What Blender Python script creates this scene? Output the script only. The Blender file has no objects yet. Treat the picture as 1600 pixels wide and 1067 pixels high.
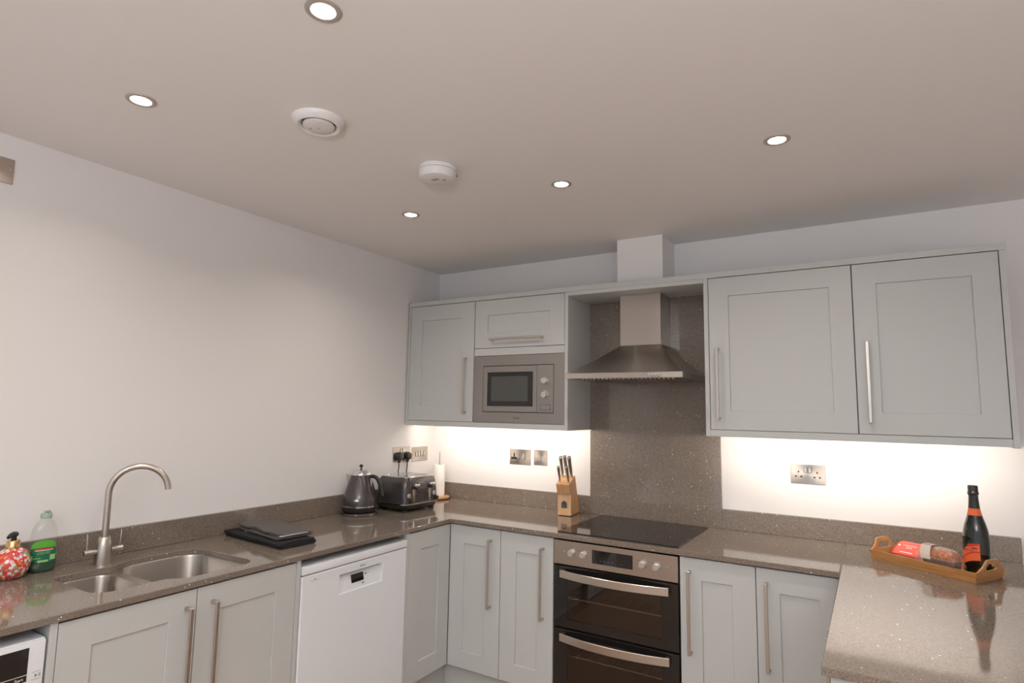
import bpy, bmesh, math, random
from mathutils import Vector, Matrix, noise
R = math.radians
PI = math.pi
random.seed(7)
sc = bpy.context.scene
col = sc.collection

# ------------------------------------------------------------------ camera, world, exposure
cam_data = bpy.data.cameras.new('camera')
cam = bpy.data.objects.new('camera', cam_data)
col.objects.link(cam)
YAW, PITCH, ROLL, FPX = 0.5471401, 0.1141268, 0.0167786, 922.0843
_f = Vector((-math.sin(YAW) * math.cos(PITCH), math.cos(YAW) * math.cos(PITCH), math.sin(PITCH)))
_r0 = Vector((math.cos(YAW), math.sin(YAW), 0)); _u0 = _r0.cross(_f)
_r = math.cos(ROLL) * _r0 + math.sin(ROLL) * _u0
_u = -math.sin(ROLL) * _r0 + math.cos(ROLL) * _u0
cam.matrix_world = Matrix(((_r.x, _u.x, -_f.x, 2.5328), (_r.y, _u.y, -_f.y, -3.18299),
                           (_r.z, _u.z, -_f.z, 1.4803), (0, 0, 0, 1)))
cam_data.sensor_width = 36.0
cam_data.sensor_fit = 'HORIZONTAL'
cam_data.lens = 36.0 * FPX / 1600.0
cam_data.clip_start = 0.02
sc.camera = cam

world = bpy.data.worlds.new('sky'); sc.world = world
world.use_nodes = True
_bg = world.node_tree.nodes['Background']
_bg.inputs[0].default_value = (0.80, 0.89, 1.0, 1)
_bg.inputs[1].default_value = 1.6
sc.view_settings.view_transform = 'Standard'
sc.view_settings.look = 'None'
sc.view_settings.gamma = 1.0
sc.view_settings.use_curve_mapping = False
sc.view_settings.exposure = -0.46
LAMP_W = 4.0            # each ceiling downlight
LAMP_COL = (1.0, 0.91, 0.83)
STRIP_E = 175.0           # under-cabinet strips
FILL_W = 150.0        # added fill uplighter, unseen behind the camera
STRIP_COL = (1.0, 0.88, 0.77)

# ------------------------------------------------------------------ materials
def new_mat(name):
    m = bpy.data.materials.new(name); m.use_nodes = True
    nt = m.node_tree
    return m, nt, nt.nodes['Principled BSDF']

def mat(name, c, rough=0.5, metal=0.0, spec=0.5, coat=0.0, bump=0.0, bscale=200.0, stretch=None, rvar=0.0, cvar=0.0,
        trans=0.0, sheen=0.0, aniso=0.0, axis='Z', arot=0.0):
    m, nt, p = new_mat(name)
    p.inputs['Base Color'].default_value = (*c, 1)
    p.inputs['Roughness'].default_value = rough
    p.inputs['Metallic'].default_value = metal
    p.inputs['Specular IOR Level'].default_value = spec
    p.inputs['Coat Weight'].default_value = coat
    p.inputs['Coat Roughness'].default_value = 0.04
    p.inputs['Transmission Weight'].default_value = trans
    p.inputs['Sheen Weight'].default_value = sheen
    if aniso:
        tg = nt.nodes.new('ShaderNodeTangent'); tg.direction_type = 'RADIAL'; tg.axis = axis
        p.inputs['Anisotropic'].default_value = aniso; p.inputs['Anisotropic Rotation'].default_value = arot
        nt.links.new(tg.outputs[0], p.inputs['Tangent'])
    if bump or rvar or cvar:
        tc = nt.nodes.new('ShaderNodeTexCoord'); mp = nt.nodes.new('ShaderNodeMapping')
        mp.inputs['Scale'].default_value = stretch or (1, 1, 1)
        nz = nt.nodes.new('ShaderNodeTexNoise'); nz.inputs['Scale'].default_value = bscale
        nz.inputs['Detail'].default_value = 4
        nt.links.new(tc.outputs['Object'], mp.inputs[0]); nt.links.new(mp.outputs[0], nz.inputs['Vector'])
        if bump:
            b = nt.nodes.new('ShaderNodeBump'); b.inputs['Strength'].default_value = bump
            b.inputs['Distance'].default_value = 0.001
            nt.links.new(nz.outputs['Fac'], b.inputs['Height']); nt.links.new(b.outputs[0], p.inputs['Normal'])
        if rvar:
            mr = nt.nodes.new('ShaderNodeMapRange')
            mr.inputs['To Min'].default_value = max(0, rough - rvar); mr.inputs['To Max'].default_value = rough + rvar
            nt.links.new(nz.outputs['Fac'], mr.inputs['Value']); nt.links.new(mr.outputs[0], p.inputs['Roughness'])
        if cvar:
            rp = nt.nodes.new('ShaderNodeValToRGB')
            rp.color_ramp.elements[0].position = 0.3; rp.color_ramp.elements[1].position = 0.7
            rp.color_ramp.elements[0].color = (*[x * (1 - cvar) for x in c], 1)
            rp.color_ramp.elements[1].color = (*[min(1, x * (1 + cvar)) for x in c], 1)
            nt.links.new(nz.outputs['Fac'], rp.inputs[0]); nt.links.new(rp.outputs[0], p.inputs['Base Color'])
    return m

def quartz():
    m, nt, p = new_mat('taupe_quartz')
    tc = nt.nodes.new('ShaderNodeTexCoord')
    nz = nt.nodes.new('ShaderNodeTexNoise'); nz.inputs['Scale'].default_value = 330; nz.inputs['Detail'].default_value = 3
    nt.links.new(tc.outputs['Object'], nz.inputs['Vector'])
    rp = nt.nodes.new('ShaderNodeValToRGB'); e = rp.color_ramp.elements
    e[0].position = 0.34; e[0].color = (0.128, 0.102, 0.081, 1)
    e[1].position = 0.68; e[1].color = (0.285, 0.233, 0.188, 1)
    nt.links.new(nz.outputs['Fac'], rp.inputs[0])
    # mirror / glass chips set in the stone, their sparkle painted as near-white colour
    vo = nt.nodes.new('ShaderNodeTexVoronoi'); vo.inputs['Scale'].default_value = 62; vo.feature = 'F1'
    nt.links.new(tc.outputs['Object'], vo.inputs['Vector'])
    sp = nt.nodes.new('ShaderNodeSeparateColor'); nt.links.new(vo.outputs['Color'], sp.inputs[0])
    lt = nt.nodes.new('ShaderNodeMath'); lt.operation = 'LESS_THAN'; lt.inputs[1].default_value = 0.16
    nt.links.new(sp.outputs[0], lt.inputs[0])
    ds = nt.nodes.new('ShaderNodeMath'); ds.operation = 'LESS_THAN'; ds.inputs[1].default_value = 0.125
    nt.links.new(vo.outputs['Distance'], ds.inputs[0])
    mk = nt.nodes.new('ShaderNodeMath'); mk.operation = 'MULTIPLY'
    nt.links.new(lt.outputs[0], mk.inputs[0]); nt.links.new(ds.outputs[0], mk.inputs[1])
    mx = nt.nodes.new('ShaderNodeMix'); mx.data_type = 'RGBA'
    mx.inputs['B'].default_value = (0.97, 0.97, 0.97, 1)
    nt.links.new(mk.outputs[0], mx.inputs['Factor']); nt.links.new(rp.outputs[0], mx.inputs['A'])
    nt.links.new(mx.outputs['Result'], p.inputs['Base Color'])
    p.inputs['Roughness'].default_value = 0.07
    p.inputs['Specular IOR Level'].default_value = 0.72
    return m

def wood(name, c1, c2, scale=(1, 14, 14), rough=0.45):
    m, nt, p = new_mat(name)
    tc = nt.nodes.new('ShaderNodeTexCoord'); mp = nt.nodes.new('ShaderNodeMapping')
    mp.inputs['Scale'].default_value = scale
    nz = nt.nodes.new('ShaderNodeTexNoise'); nz.inputs['Scale'].default_value = 9; nz.inputs['Detail'].default_value = 6
    nz.inputs['Distortion'].default_value = 0.6
    rp = nt.nodes.new('ShaderNodeValToRGB'); e = rp.color_ramp.elements
    e[0].position = 0.35; e[0].color = (*c1, 1); e[1].position = 0.65; e[1].color = (*c2, 1)
    nt.links.new(tc.outputs['Object'], mp.inputs[0]); nt.links.new(mp.outputs[0], nz.inputs['Vector'])
    nt.links.new(nz.outputs['Fac'], rp.inputs[0]); nt.links.new(rp.outputs[0], p.inputs['Base Color'])
    p.inputs['Roughness'].default_value = rough
    return m

def emit(name, c, s):
    m = bpy.data.materials.new(name); m.use_nodes = True; nt = m.node_tree
    nt.nodes.remove(nt.nodes['Principled BSDF'])
    e = nt.nodes.new('ShaderNodeEmission'); e.inputs[0].default_value = (*c, 1); e.inputs[1].default_value = s
    nt.links.new(e.outputs[0], nt.nodes['Material Output'].inputs[0])
    return m

def pane(name, tint, ior=1.5, rough=0.0, gl=(1, 1, 1), milk=0.0):
    """thin clear sheet: tinted pass-through plus a mirror reflection that grows at grazing angles"""
    m = bpy.data.materials.new(name); m.use_nodes = True; nt = m.node_tree
    nt.nodes.remove(nt.nodes['Principled BSDF'])
    t = nt.nodes.new('ShaderNodeBsdfTransparent'); t.inputs[0].default_value = (*tint, 1)
    g = nt.nodes.new('ShaderNodeBsdfGlossy'); g.inputs['Roughness'].default_value = rough
    g.inputs['Color'].default_value = (*gl, 1)
    lw = nt.nodes.new('ShaderNodeLayerWeight'); lw.inputs[0].default_value = 0.5
    pw = nt.nodes.new('ShaderNodeMath'); pw.operation = 'POWER'; pw.inputs[1].default_value = 4.0
    fr = nt.nodes.new('ShaderNodeMath'); fr.operation = 'MULTIPLY_ADD'
    f0 = ((ior - 1) / (ior + 1)) ** 2
    fr.inputs[1].default_value = 1 - f0; fr.inputs[2].default_value = f0
    nt.links.new(lw.outputs['Facing'], pw.inputs[0]); nt.links.new(pw.outputs[0], fr.inputs[0])
    if milk:
        df = nt.nodes.new('ShaderNodeBsdfDiffuse'); df.inputs[0].default_value = (0.85, 0.86, 0.85, 1)
        m2 = nt.nodes.new('ShaderNodeMixShader'); m2.inputs[0].default_value = milk
        nt.links.new(t.outputs[0], m2.inputs[1]); nt.links.new(df.outputs[0], m2.inputs[2]); t = m2
    mx = nt.nodes.new('ShaderNodeMixShader')
    nt.links.new(fr.outputs[0], mx.inputs[0]); nt.links.new(t.outputs[0], mx.inputs[1]); nt.links.new(g.outputs[0], mx.inputs[2])
    nt.links.new(mx.outputs[0], nt.nodes['Material Output'].inputs[0])
    return m

def soap_pattern():
    """red glass printed with small white, green, orange and purple festive shapes"""
    m, nt, p = new_mat('festive_print')
    tc = nt.nodes.new('ShaderNodeTexCoord')
    vo = nt.nodes.new('ShaderNodeTexVoronoi'); vo.inputs['Scale'].default_value = 105
    nt.links.new(tc.outputs['Object'], vo.inputs['Vector'])
    sp = nt.nodes.new('ShaderNodeSeparateColor'); nt.links.new(vo.outputs['Color'], sp.inputs[0])
    rp = nt.nodes.new('ShaderNodeValToRGB'); rp.color_ramp.interpolation = 'CONSTANT'
    cols = [(0, (0.62, 0.05, 0.035)), (0.22, (0.80, 0.68, 0.64)), (0.48, (0.22, 0.40, 0.17)), (0.62, (0.78, 0.20, 0.06)),
            (0.72, (0.70, 0.55, 0.50)), (0.86, (0.30, 0.17, 0.36)), (0.91, (0.66, 0.09, 0.06))]
    el = rp.color_ramp.elements
    el[0].position = 0; el[0].color = (*cols[0][1], 1); el[1].position = cols[1][0]; el[1].color = (*cols[1][1], 1)
    for q, c in cols[2:]:
        k = el.new(q); k.color = (*c, 1)
    nt.links.new(sp.outputs[0], rp.inputs[0])
    lt = nt.nodes.new('ShaderNodeMath'); lt.operation = 'LESS_THAN'; lt.inputs[1].default_value = 0.66
    nt.links.new(vo.outputs['Distance'], lt.inputs[0])
    mx = nt.nodes.new('ShaderNodeMix'); mx.data_type = 'RGBA'; mx.inputs['A'].default_value = (0.62, 0.05, 0.035, 1)
    nt.links.new(lt.outputs[0], mx.inputs['Factor']); nt.links.new(rp.outputs[0], mx.inputs['B'])
    nt.links.new(mx.outputs['Result'], p.inputs['Base Color'])
    p.inputs['Roughness'].default_value = 0.15; p.inputs['Coat Weight'].default_value = 0.6
    return m

M = {}
M['wall'] = mat('wall_paint', (0.80, 0.78, 0.765), 0.75, bump=0.05, bscale=260)
M['ceiling'] = mat('ceiling_paint', (0.845, 0.83, 0.82), 0.8)
M['cab'] = mat('grey_cabinet_paint', (0.535, 0.545, 0.530), 0.42, bump=0.10, bscale=70, stretch=(6, 6, 0.35))
M['quartz'] = quartz()
M['joint'] = mat('pale_joint_resin', (0.50, 0.42, 0.33), 0.4)
M['steel'] = mat('brushed_steel', (0.60, 0.555, 0.51), 0.30, 1.0, bump=0.05, bscale=40, stretch=(1, 1, 60), rvar=0.05)
M['steelh'] = mat('hood_steel', (0.50, 0.46, 0.42), 0.32, 1.0, aniso=0.8, axis='Z', arot=0.25)
M['sinksteel'] = mat('sink_steel', (0.50, 0.46, 0.42), 0.30, 1.0, aniso=0.8, axis='Z', arot=0.25)
M['panelsteel'] = mat('oven_panel_steel', (0.46, 0.385, 0.32), 0.33, 1.0)
M['nickel'] = mat('brushed_nickel', (0.56, 0.51, 0.455), 0.33, 1.0, rvar=0.06, bscale=60, stretch=(30, 30, 1))
M['fascia'] = mat('satin_steel_fascia', (0.355, 0.335, 0.315), 0.38, 1.0, rvar=0.05, bscale=30, stretch=(1, 1, 40))
M['plate'] = mat('brushed_plate_steel', (0.56, 0.495, 0.43), 0.30, 1.0, rvar=0.08, bscale=60, stretch=(1, 1, 30))
M['plate_y'] = mat('spun_plate_steel', (0.60, 0.53, 0.46), 0.34, 1.0, aniso=0.85, axis='Y')
M['plate_x'] = mat('spun_plate_steel', (0.56, 0.495, 0.43), 0.34, 1.0, aniso=0.85, axis='X')
M['ring'] = mat('satin_nickel_ring', (0.50, 0.45, 0.40), 0.45, 0.35)
M['chrome'] = mat('chrome', (0.80, 0.79, 0.78), 0.08, 1.0)
M['silver'] = mat('silver_plastic', (0.62, 0.60, 0.58), 0.25, 0.7)
M['black'] = mat('black_plastic', (0.018, 0.017, 0.016), 0.35)
M['blackgloss'] = mat('black_glass', (0.012, 0.011, 0.011), 0.04, coat=0.3)
M['hob'] = mat('ceramic_hob_glass', (0.020, 0.017, 0.017), 0.05, spec=0.5)
M['hobprint'] = mat('hob_ring_print', (0.10, 0.085, 0.08), 0.1)
M['enamel'] = mat('brown_oven_enamel', (0.085, 0.052, 0.033), 0.35)
M['ovenglass'] = pane('oven_window_glass', (0.70, 0.60, 0.52), 1.6)
M['screen'] = mat('grey_microwave_mesh', (0.075, 0.080, 0.075), 0.22)
M['white'] = mat('white_appliance', (0.79, 0.815, 0.84), 0.28, coat=0.2)
M['whitep'] = mat('white_plastic', (0.78, 0.765, 0.76), 0.4)
M['darkhole'] = mat('dark_recess', (0.006, 0.006, 0.006), 0.7)
M['greyprint'] = mat('grey_print', (0.22, 0.21, 0.21), 0.5)
M['darkprint'] = mat('dark_print', (0.04, 0.036, 0.034), 0.5)
M['whiteprint'] = mat('white_print', (0.85, 0.84, 0.82), 0.5)
M['gunmetal'] = mat('charcoal_pearl_enamel', (0.075, 0.064, 0.066), 0.20, 0.35, coat=0.5)
M['blackcloth'] = mat('black_cloth', (0.010, 0.010, 0.011), 0.9, bump=0.5, bscale=500)
M['greycloth'] = mat('dark_grey_towelling', (0.105, 0.092, 0.088), 0.95, bump=1.0, bscale=700, cvar=0.25)
M['silvercloth'] = mat('silver_lining', (0.55, 0.55, 0.56), 0.35, 0.6, bump=0.6, bscale=60)
M['paper'] = mat('kitchen_paper', (0.82, 0.78, 0.73), 0.9, bump=0.3, bscale=250)
M['beech'] = wood('beech_block_wood', (0.55, 0.29, 0.13), (0.68, 0.39, 0.19), (12, 12, 1.5))
M['beechl'] = wood('pale_beech_panel', (0.66, 0.40, 0.21), (0.74, 0.47, 0.26), (12, 12, 1.5))
M['tray'] = wood('oiled_bamboo', (0.40, 0.18, 0.055), (0.55, 0.27, 0.095), (1.2, 14, 14), 0.4)
M['floor'] = wood('oak_floor', (0.30, 0.195, 0.13), (0.41, 0.275, 0.185), (1.2, 9, 9), 0.35)
M['emblem'] = mat('pewter_emblem', (0.13, 0.125, 0.125), 0.4, 0.6)
M['bottle'] = mat('dark_green_glass', (0.006, 0.008, 0.005), 0.05, coat=0.5)
M['foil'] = mat('matt_black_foil', (0.022, 0.022, 0.023), 0.38)
M['gold'] = mat('gold_metal', (0.75, 0.46, 0.20), 0.22, 1.0)
M['goldprint'] = mat('gold_print', (0.50, 0.36, 0.14), 0.4, 0.4)
M['orange'] = mat('orange_paper', (0.80, 0.145, 0.035), 0.5)
M['redp'] = mat('red_print', (0.62, 0.03, 0.03), 0.5)
M['coral'] = mat('coral_red_card', (0.85, 0.115, 0.075), 0.45)
M['sachet'] = mat('pale_sachet', (0.72, 0.60, 0.54), 0.35, cvar=0.2, bscale=60)
M['cake'] = mat('brown_loaf_crust', (0.42, 0.155, 0.07), 0.6, bump=1.0, bscale=140, cvar=0.5)
M['cakepan'] = mat('dark_brown_case', (0.105, 0.035, 0.022), 0.5, cvar=0.4, bscale=90)
M['cream'] = mat('cream_label_paper', (0.66, 0.58, 0.50), 0.5)
M['greylabel'] = mat('grey_label', (0.30, 0.27, 0.26), 0.5)
M['film'] = pane('clear_film', (0.97, 0.96, 0.95), 1.6, 0.10, milk=0.07)
M['soap'] = soap_pattern()
M['clearplastic'] = pane('clear_bottle_plastic', (0.955, 0.96, 0.955), 1.45, 0.10, milk=0.025)
M['clearcap'] = mat('frosted_green_cap', (0.40, 0.52, 0.44), 0.3, trans=0.3)
M['liquid'] = mat('green_liquid', (0.004, 0.060, 0.022), 0.08, coat=0.3)
M['lime'] = mat('lime_label', (0.10, 0.42, 0.04), 0.45)
M['green'] = mat('deep_green_label', (0.010, 0.15, 0.075), 0.45)
M['mint'] = mat('pale_green_label', (0.30, 0.58, 0.20), 0.45)
M['lens'] = emit('lamp_lens', (1.0, 0.93, 0.82), 40.0)
M['strip'] = emit('led_diffuser', STRIP_COL, STRIP_E)
M['frame'] = mat('added_window_white', (0.8, 0.8, 0.8), 0.4)
M['windowglass'] = pane('added_window_glass', (0.97, 0.98, 0.98), 1.45)

# ------------------------------------------------------------------ helpers
ROOT = {}
def tag(o, label=None, cat=None, group=None, kind=None):
    if label: o['label'] = label
    if cat: o['category'] = cat
    if group: o['group'] = group
    if kind: o['kind'] = kind
    return o

def thing(name, label, cat, loc=(0, 0, 0), rot=(0, 0, 0), group=None):
    o = bpy.data.objects.new(name, None); col.objects.link(o)
    o.empty_display_size = 0.05
    mw = Matrix.Translation(loc) @ (rot if isinstance(rot, Matrix) else
         (Matrix.Rotation(rot[2], 4, 'Z') @ Matrix.Rotation(rot[1], 4, 'Y') @ Matrix.Rotation(rot[0], 4, 'X')))
    o.matrix_world = mw
    ROOT[o.name] = mw
    return tag(o, label, cat, group)

def obj(name, bm, m, parent=None, smooth=False, local=False, label=None):
    """links bm as ONE mesh object; world coordinates unless local"""
    me = bpy.data.meshes.new(name)
    if parent is not None and not local:
        bmesh.ops.transform(bm, matrix=ROOT[parent.name].inverted(), verts=bm.verts)
    bmesh.ops.recalc_face_normals(bm, faces=bm.faces)
    bm.to_mesh(me); bm.free()
    if smooth:
        for p in me.polygons: p.use_smooth = True
        if smooth != 'all':
            try: me.set_sharp_from_angle(angle=R(38))
            except Exception: pass
    me.materials.append(m)
    o = bpy.data.objects.new(name, me); col.objects.link(o)
    if parent is not None:
        o.parent = parent
        ROOT[o.name] = ROOT[parent.name]
    else:
        ROOT[o.name] = Matrix.Identity(4)
    if label: o['label'] = label
    return o

def struct(name, bm, m, label=None, parent=None, smooth=False):
    o = obj(name, bm, m, parent, smooth)
    o['kind'] = 'structure'
    if label: o['label'] = label
    return o

def new(): return bmesh.new()

def add_box(bm, x0, x1, y0, y1, z0, z1, bev=0.0, seg=1, mtx=None):
    t = bmesh.new()
    bmesh.ops.create_cube(t, size=1)
    for v in t.verts:
        v.co = Vector(((x0 + x1) / 2 + v.co.x * (x1 - x0), (y0 + y1) / 2 + v.co.y * (y1 - y0), (z0 + z1) / 2 + v.co.z * (z1 - z0)))
    if bev: bmesh.ops.bevel(t, geom=t.edges[:], offset=bev, segments=seg, affect='EDGES', profile=0.5)
    merge(bm, t, mtx)
    return bm

def merge(bm, t, mtx=None):
    if mtx is not None: bmesh.ops.transform(t, matrix=mtx, verts=t.verts)
    vm = {v: bm.verts.new(v.co) for v in t.verts}
    for f in t.faces:
        try: bm.faces.new([vm[v] for v in f.verts])
        except ValueError: pass
    t.free()

def box(name, d, m, parent=None, bev=0.0008, label=None, seg=1, local=False, mtx=None):
    return obj(name, add_box(new(), *d, bev=bev, seg=seg, mtx=mtx), m, parent, label=label, local=local)

def loft(bm, rings, cap0=False, cap1=False, closed=True):
    vr = [[bm.verts.new(p) for p in r] for r in rings]
    for a, b in zip(vr[:-1], vr[1:]):
        n = len(a)
        for i in range(n if closed else n - 1):
            j = (i + 1) % n
            try: bm.faces.new((a[i], a[j], b[j], b[i]))
            except ValueError: pass
    if cap0: bm.faces.new(vr[0][::-1])
    if cap1: bm.faces.new(vr[-1])
    return bm

def lathe(bm, prof, c=(0, 0, 0), n=40, sx=1.0, sy=1.0, mtx=None, a0=0.0, a1=None):
    """prof: [(r,z)...]; r=0 ends are closed by a tiny ring"""
    t = bmesh.new()
    full = a1 is None
    k = n if full else n + 1
    rings = []
    for r, z in prof:
        r = max(r, 1e-5)
        rings.append([(c[0] + sx * r * math.cos(a0 + (2 * PI if full else a1 - a0) * i / n),
                       c[1] + sy * r * math.sin(a0 + (2 * PI if full else a1 - a0) * i / n), c[2] + z) for i in range(k)])
    loft(t, rings, closed=full)
    merge(bm, t, mtx)
    return bm

def tube(bm, pts, rad, n=12, caps=True, flat=1.0):
    pts = [Vector(p) for p in pts]
    rings = []
    T = (pts[1] - pts[0]).normalized()
    N = T.orthogonal().normalized()
    for i, p in enumerate(pts):
        t = (pts[min(i + 1, len(pts) - 1)] - pts[max(i - 1, 0)]).normalized()
        N = (N - N.dot(t) * t).normalized(); B = t.cross(N)
        r = rad[i] if isinstance(rad, (list, tuple)) else rad
        rings.append([p + r * (math.cos(2 * PI * k / n) * N + flat * math.sin(2 * PI * k / n) * B) for k in range(n)])
    loft(bm, rings, caps, caps)
    return bm

def fillet(pts, n=6):
    """pts: [(x,y,r)] -> rounded polygon"""
    out = []; m = len(pts)
    for i in range(m):
        p = Vector(pts[i][:2]); r = pts[i][2]
        a = (Vector(pts[i - 1][:2]) - p).normalized(); b = (Vector(pts[(i + 1) % m][:2]) - p).normalized()
        if r <= 0: out.append(tuple(p)); continue
        ang = a.angle(b); d = r / math.tan(ang / 2)
        cc = p + (a + b).normalized() * (r / math.sin(ang / 2))
        s = p + a * d - cc; e = p + b * d - cc
        tot = s.angle(e); sg = 1 if s.x * e.y - s.y * e.x > 0 else -1
        for k in range(n + 1):
            th = sg * tot * k / n
            out.append((cc.x + s.x * math.cos(th) - s.y * math.sin(th), cc.y + s.x * math.sin(th) + s.y * math.cos(th)))
    return out

def area2(p): return sum(p[i - 1][0] * p[i][1] - p[i][0] * p[i - 1][1] for i in range(len(p)))

def offset(poly, d):
    """positive d shrinks a ccw polygon"""
    n = len(poly); out = []
    for i in range(n):
        p0 = Vector(poly[i - 1]); p1 = Vector(poly[i]); p2 = Vector(poly[(i + 1) % n])
        e1 = (p1 - p0).normalized(); e2 = (p2 - p1).normalized()
        n1 = Vector((-e1.y, e1.x)); n2 = Vector((-e2.y, e2.x))
        k = n1 + n2; s = 1 + n1.dot(n2)
        out.append(tuple(p1 + k * (d / max(s, 0.2))))
    return out

def slab(bm, outer, holes, z0, z1, bev=0.002, mtx=None):
    """flat plate of any outline with holes; top arris chamfered"""
    t = bmesh.new()
    loops = []
    for k, p in enumerate([outer] + holes):
        if (area2(p) > 0) != (k == 0): p = p[::-1]
        loops.append(p)
    def fill(z, lps, flip):
        es = []; all_ = []
        for p in lps:
            vs = [t.verts.new((x, y, z)) for x, y in p]; all_.append(vs)
            es += [t.edges.new((vs[i - 1], vs[i])) for i in range(len(vs))]
        bmesh.ops.triangle_fill(t, edges=es, use_beauty=True)
        return all_
    top = fill(z1, [offset(p, bev) if bev else p for p in loops], False)
    bot = fill(z0, loops, True)
    for p, a, b in zip(loops, top, bot):
        n = len(a)
        if bev:
            mid = [t.verts.new((x, y, z1 - bev)) for x, y in p]
            for i in range(n):
                j = (i + 1) % n
                t.faces.new((a[i], a[j], mid[j], mid[i])); t.faces.new((mid[i], mid[j], b[j], b[i]))
        else:
            for i in range(n):
                j = (i + 1) % n
                t.faces.new((a[i], a[j], b[j], b[i]))
    merge(bm, t, mtx)
    return bm

# plane maps: (u, v, depth into the unit) -> world
def back_map(yf): return lambda u, v, d: Vector((u, yf + d, v))
def left_map(xf): return lambda u, v, d: Vector((xf - d, u, v))
def pen_map(xf): return lambda u, v, d: Vector((xf + d, u, v))

def mbox(bm, mp, u0, u1, v0, v1, d0, d1, bev=0.0):
    a = mp(u0, v0, d0); b = mp(u1, v1, d1)
    return add_box(bm, min(a.x, b.x), max(a.x, b.x), min(a.y, b.y), max(a.y, b.y), min(a.z, b.z), max(a.z, b.z), bev)

def frame_bm(mp, o, i, t=0.020, ch=0.0012, lip=0.0015):
    """rectangular ring o=(u0,u1,v0,v1) around opening i"""
    def rect(r, g, d): return [mp(r[0] + g, r[2] + g, d), mp(r[1] - g, r[2] + g, d), mp(r[1] - g, r[3] - g, d), mp(r[0] + g, r[3] - g, d)]
    rings = [rect(i, 0, t), rect(o, 0, t), rect(o, 0, ch), rect(o, ch, 0), rect(i, -lip, 0), rect(i, 0, lip), rect(i, 0, t)]
    bm = new(); loft(bm, rings)
    bmesh.ops.remove_doubles(bm, verts=bm.verts, dist=1e-6)
    return bm

def handle_bm(mp, u, v0, v1, w=0.012, stand=0.030, horiz=False):
    bm = new()
    f = (lambda a, b, c, d: mbox(bm, mp, b[0], b[1], a[0], a[1], c, d, 0.0012)) if horiz else \
        (lambda a, b, c, d: mbox(bm, mp, a[0], a[1], b[0], b[1], c, d, 0.0012))
    s = (u - w / 2, u + w / 2)
    f(s, (v0, v1), -stand - 0.008, -stand)
    f(s, (v0, v0 + 0.010), -stand, 0.0)
    f(s, (v1 - 0.010, v1), -stand, 0.0)
    return bm

def shaker(parent, mp, o, fw=(0.093, 0.091, 0.089, 0.091), handle=None, name='door', horiz=False):
    """fw = left, right, bottom, top frame widths; handle=(u,v0,v1)"""
    i = (o[0] + fw[0], o[1] - fw[1], o[2] + fw[2], o[3] - fw[3])
    o = (o[0] + .0005, o[1] - .0005, o[2] + .0005, o[3] - .0005)
    d = obj(name, frame_bm(mp, o, i), M['cab'], parent)
    p = obj('panel', mbox(new(), mp, i[0] + .0002, i[1] - .0002, i[2] + .0002, i[3] - .0002, 0.0065, 0.0175), M['cab'], d)
    if handle:
        obj('handle', handle_bm(mp, *handle, horiz=horiz), M['nickel'], d, label='brushed nickel bar handle')
    return d

def text(name, s, size, m, parent, mtx, ext=0.0002, align='CENTER', local=False, wrap=None, shear=0.0, width=None):
    cu = bpy.data.curves.new(name, 'FONT'); cu.body = s; cu.size = size; cu.align_x = align; cu.extrude = ext
    cu.shear = shear; cu.resolution_u = 2
    tmp = bpy.data.objects.new('tmp', cu); col.objects.link(tmp)
    dg = bpy.context.evaluated_depsgraph_get(); dg.update()
    me = bpy.data.meshes.new_from_object(tmp.evaluated_get(dg))
    bpy.data.objects.remove(tmp)
    bm = new(); bm.from_mesh(me); bpy.data.meshes.remove(me)
    if width:
        xs = [v.co.x for v in bm.verts]; k = width / max(1e-6, max(xs) - min(xs))
        for v in bm.verts: v.co.x *= k
    if wrap: # (radius, angle, z): bend round a vertical cylinder
        r, a, z = wrap
        bmesh.ops.subdivide_edges(bm, edges=[e for e in bm.edges if e.calc_length() > r * 0.15], cuts=2)
        for v in bm.verts:
            th = a + v.co.x / r; rr = r + v.co.z
            v.co = Vector((rr * math.cos(th), rr * math.sin(th), z + v.co.y))
    if mtx is not None: bmesh.ops.transform(bm, matrix=mtx, verts=bm.verts)
    return obj(name, bm, m, parent, local=local)

def face_mtx(o, x, y):
    x = Vector(x).normalized(); y = Vector(y).normalized(); z = x.cross(y)
    return Matrix(((x.x, y.x, z.x, o[0]), (x.y, y.y, z.y, o[1]), (x.z, y.z, z.z, o[2]), (0, 0, 0, 1)))

def cyl(bm, c, axis, r, h, n=24, r2=None, bev=0.0):
    """cylinder from c along axis"""
    a = Vector(axis).normalized(); N = a.orthogonal().normalized(); B = a.cross(N); c = Vector(c)
    r2 = r if r2 is None else r2
    def ring(rr, t): return [c + a * t + rr * (math.cos(2 * PI * k / n) * N + math.sin(2 * PI * k / n) * B) for k in range(n)]
    rs = [ring(r, 0), ring(r2, h)] if not bev else [ring(r, 0), ring(r2, h - bev), ring(r2 - bev, h)]
    return loft(bm, rs, True, True)

def lamp(name, parent, loc, power, r=0.024):
    l = bpy.data.lights.new(name, 'AREA'); l.shape = 'DISK'; l.size = 2 * r; l.energy = power; l.color = LAMP_COL
    l.spread = R(145)
    o = bpy.data.objects.new(name, l); col.objects.link(o); o.parent = parent
    o.location = loc
    return o

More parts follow.
